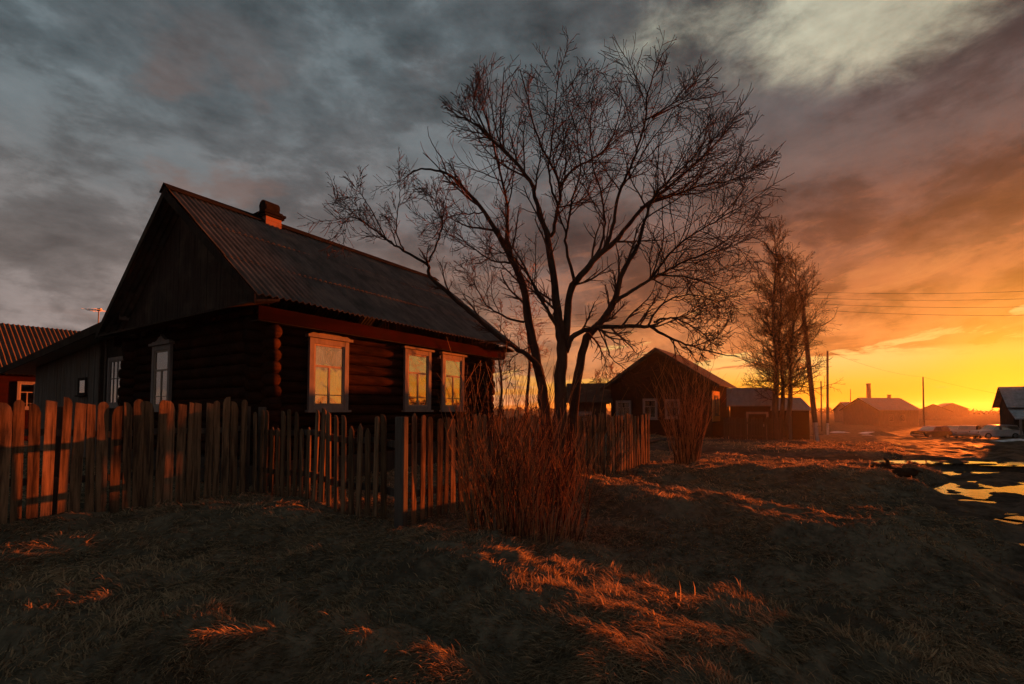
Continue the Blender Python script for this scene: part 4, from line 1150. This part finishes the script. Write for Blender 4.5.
def shrub(name, label, cat, x, y, n, h, spread, lean, r, mat, seed, group=None, twig=2, dens=.5, hv=.25):
    """many stems rising from one stool, each a little bent and forked near its top"""
    rr = random.Random(seed); lit_tone, old = MB(), MB(); z = g1(x, y)
    for i in range(n):
        a = rr.uniform(0, 6.283); q = spread * math.sqrt(rr.random())
        p = Vector((q * math.cos(a), q * math.sin(a) * .7, 0)); p.z = g1(x + p.x, y + p.y) - z - .03
        H = h * rr.uniform(1 - hv * 2.2, 1 + hv * .55); d = Vector((math.cos(a) * lean * q / spread + rr.gauss(0, .09), math.sin(a) * lean * q / spread + rr.gauss(0, .09), 1)).normalized()
        pts = [p]; m = 7
        for k in range(m):
            d = (d + Vector((rr.gauss(0, .10), rr.gauss(0, .10), .05))).normalized(); pts.append(pts[-1] + d * H / m)
        r_ = r * rr.uniform(.5, 1.45); mb = lit_tone if rr.random() < .58 else old  # stems split at random between sunlit and shaded colouring
        mb.tube(pts, [max(r_ * (1 - .75 * k / m), .0022) for k in range(m + 1)], 4, cap=False)
        for _ in range(rr.randint(1, twig * 2)):
            k = rr.randint(2, m - 1); b = rr.uniform(0, 6.283); dd = Vector((math.cos(b) * dens, math.sin(b) * dens, 1)).normalized(); ln = H * rr.uniform(.12, .34)
            q2 = pts[k]; tp = [q2]
            for j in range(4):
                dd = (dd + Vector((rr.gauss(0, .1), rr.gauss(0, .1), .04))).normalized(); tp.append(tp[-1] + dd * ln / 4)
            mb.tube(tp, [max(r_ * .5 * (1 - .7 * j / 4), .002) for j in range(5)], 3, cap=False)
    E = empty(name, (x, y, z)); tag(E, label, cat, group)
    lit_tone.build('stems', mat, E)
    if old.v: old.build('shade_stems', 'old_stem' if mat == 'stem' else mat, E, label='stems coloured dark as if in shade')
    return E
B1 = at(524, 545, 5.45)
shrub('twig_bush', 'dense bush of upright orange lit stems before the big tree', 'bush', B1.x, 5.45, 310, 1.78, .68, .13, .0056, 'stem', 21)
shrub('twig_bush', 'rounded bush of bare orange twigs by the far end of the sunlit fence', 'bush', at(686, 460, 13.0).x, 13.0, 150, 2.7, .34, .15, .010, 'stem', 22, dens=.6)
shrub('sapling', 'tiny sapling of few twigs on the grass beyond the twig bush', 'sapling', at(630, 500, 8.1).x, 8.1, 9, .55, .07, .3, .004, 'stem', 23)
for k, (px, Y, h, n, lab) in enumerate(((508, 14.5, 3.0, 7, 'clump of slim bare sapling stems rising beyond the corner of the log house'), (532, 16.5, 3.4, 6, 'clump of slim bare sapling stems seen between the house corner and the tree stems'))):
    shrub('garden_sapling', lab, 'sapling', at(px, 410, Y).x, Y, n, h, .35, .08, .02, 'twig', 30 + k, dens=.35)
def far_tree(px, py_t, Y, r, seed, label, cw, first=.3, nb=46, name='birch_tree', wig=.3, rmin=.011):
    T = Tree(seed); b = at(px, 436, Y); b.z = g1(b.x, Y); t = at(px, py_t, Y)
    P = [b.lerp(t, i / 10) + Vector((math.sin(i * 1.1 + seed) * .12, 0, 0)) for i in range(11)]
    T.trunk.tube(P, [max(r * (1 - .94 * i / 10), .012) for i in range(11)], 7)
    cfg = dict(seg=[0, 5, 4, 2], wander=.25, up=[0, .06, -.02, -.04], n=[0, 4, 3, 3], kids=[0, 8, 4], ang=(25, 60), ratio=(.3, .5), rmin=rmin, t0=.15)
    for k in range(nb):
        f = first + (1 - first) * (k + T.r.random()) / nb; i = min(int(f * 10), 9); q = P[i].lerp(P[i + 1], f * 10 - i); a = T.r.uniform(0, 6.283); g = (f - first) / (1 - first)
        T.grow(q, Vector((math.cos(a), math.sin(a), .5 + .6 * g)).normalized(), cw * (1.05 - .8 * g) * T.r.uniform(.6, 1.15), .03 * (1 - .6 * g), 1, 3, cfg)
    E = empty(name, b); tag(E, label, 'tree')
    for mb, nm, mt in ((T.trunk, 'trunk', 'larch'), (T.twigs, 'crown', 'stem')):
        o = mb.build(nm, mt, E); o.matrix_parent_inverse = Matrix.Translation(-b)
far_tree(528, 268, 36, .16, 41, 'faint fine twigged birch far behind the big tree stems', 2.6, .35)
far_tree(500, 300, 33, .13, 42, 'faint slim birch rising beside the roof corner of the log house', 1.7, .4, 34)
far_tree(612, 366, 42, .14, 43, 'small bare round tree above the dark shed roof', 2.3, .35, 30, 'bare_tree', rmin=.014)
far_tree(596, 372, 45, .12, 44, 'second small bare tree just behind the dark shed', 2.0, .35, 24, 'bare_tree', rmin=.014)

# far trees along the horizon, read as one mass
def treeline():
    n = 5200; V = np.zeros((n, 4, 3)); rr = rng
    a = np.radians(rr.uniform(-75, 80, n)); r = rr.uniform(330, 480, n)
    hgt = 6.0 * (.45 + vnoise(np.degrees(a) * .45, a * 0, 50) + .35 * vnoise(np.degrees(a) * 2.1, a * 0, 51)); hgt = np.clip(hgt, 1.0, 9) * (1 - .65 * sm(np.degrees(a), 20, 42) + 3.2 * sm(np.degrees(a), 58, 66))  # stretch out of view is raised to darken the reflections in the panes
    x, y = r * np.sin(a), r * np.cos(a); z = gz(x, y) - .5
    zc = z + rr.random(n) * hgt; s = rr.uniform(.5, 1.5, n) * (1 + .8 * sm(np.degrees(a), 58, 66))
    for k in range(4):
        t = rr.normal(0, 1, (n, 3)); V[:, k] = np.stack([x, y, zc], 1) + t * s[:, None] * np.array([1.0, 1.0, .8])
    b = np.arange(n) * 4; q = np.concatenate([np.stack([b, b + 1, b + 2], 1), np.stack([b, b + 1, b + 3], 1), np.stack([b + 1, b + 2, b + 3], 1)])
    o = mesh_np('treeline', V.reshape(-1, 3), q, 'twig', False)
    tag(o, 'hazy line of far trees along the horizon, raised out of view to darken window reflections', 'trees', kind='stuff')
treeline()

# ------------------------------------------------------------------ evening haze
def build_haze():
    m = bpy.data.materials.new('haze'); m.use_nodes = True; t = m.node_tree
    t.nodes.remove(t.nodes['Principled BSDF'])
    v = t.nodes.new('ShaderNodeVolumePrincipled'); v.inputs['Color'].default_value = (.9, .88, .86, 1); v.inputs['Density'].default_value = HAZE
    v.inputs['Anisotropy'].default_value = .62
    t.links.new(v.outputs[0], t.nodes['Material Output'].inputs['Volume'])
    MAT['haze'] = m
    mb = MB(); mb.box((100, 250, 4.2), (1500, 1500, 20)); o = mb.build('haze', 'haze')
    tag(o, 'thin evening haze glowing toward the low sun', 'haze', kind='stuff')
HAZE = .00022
build_haze()
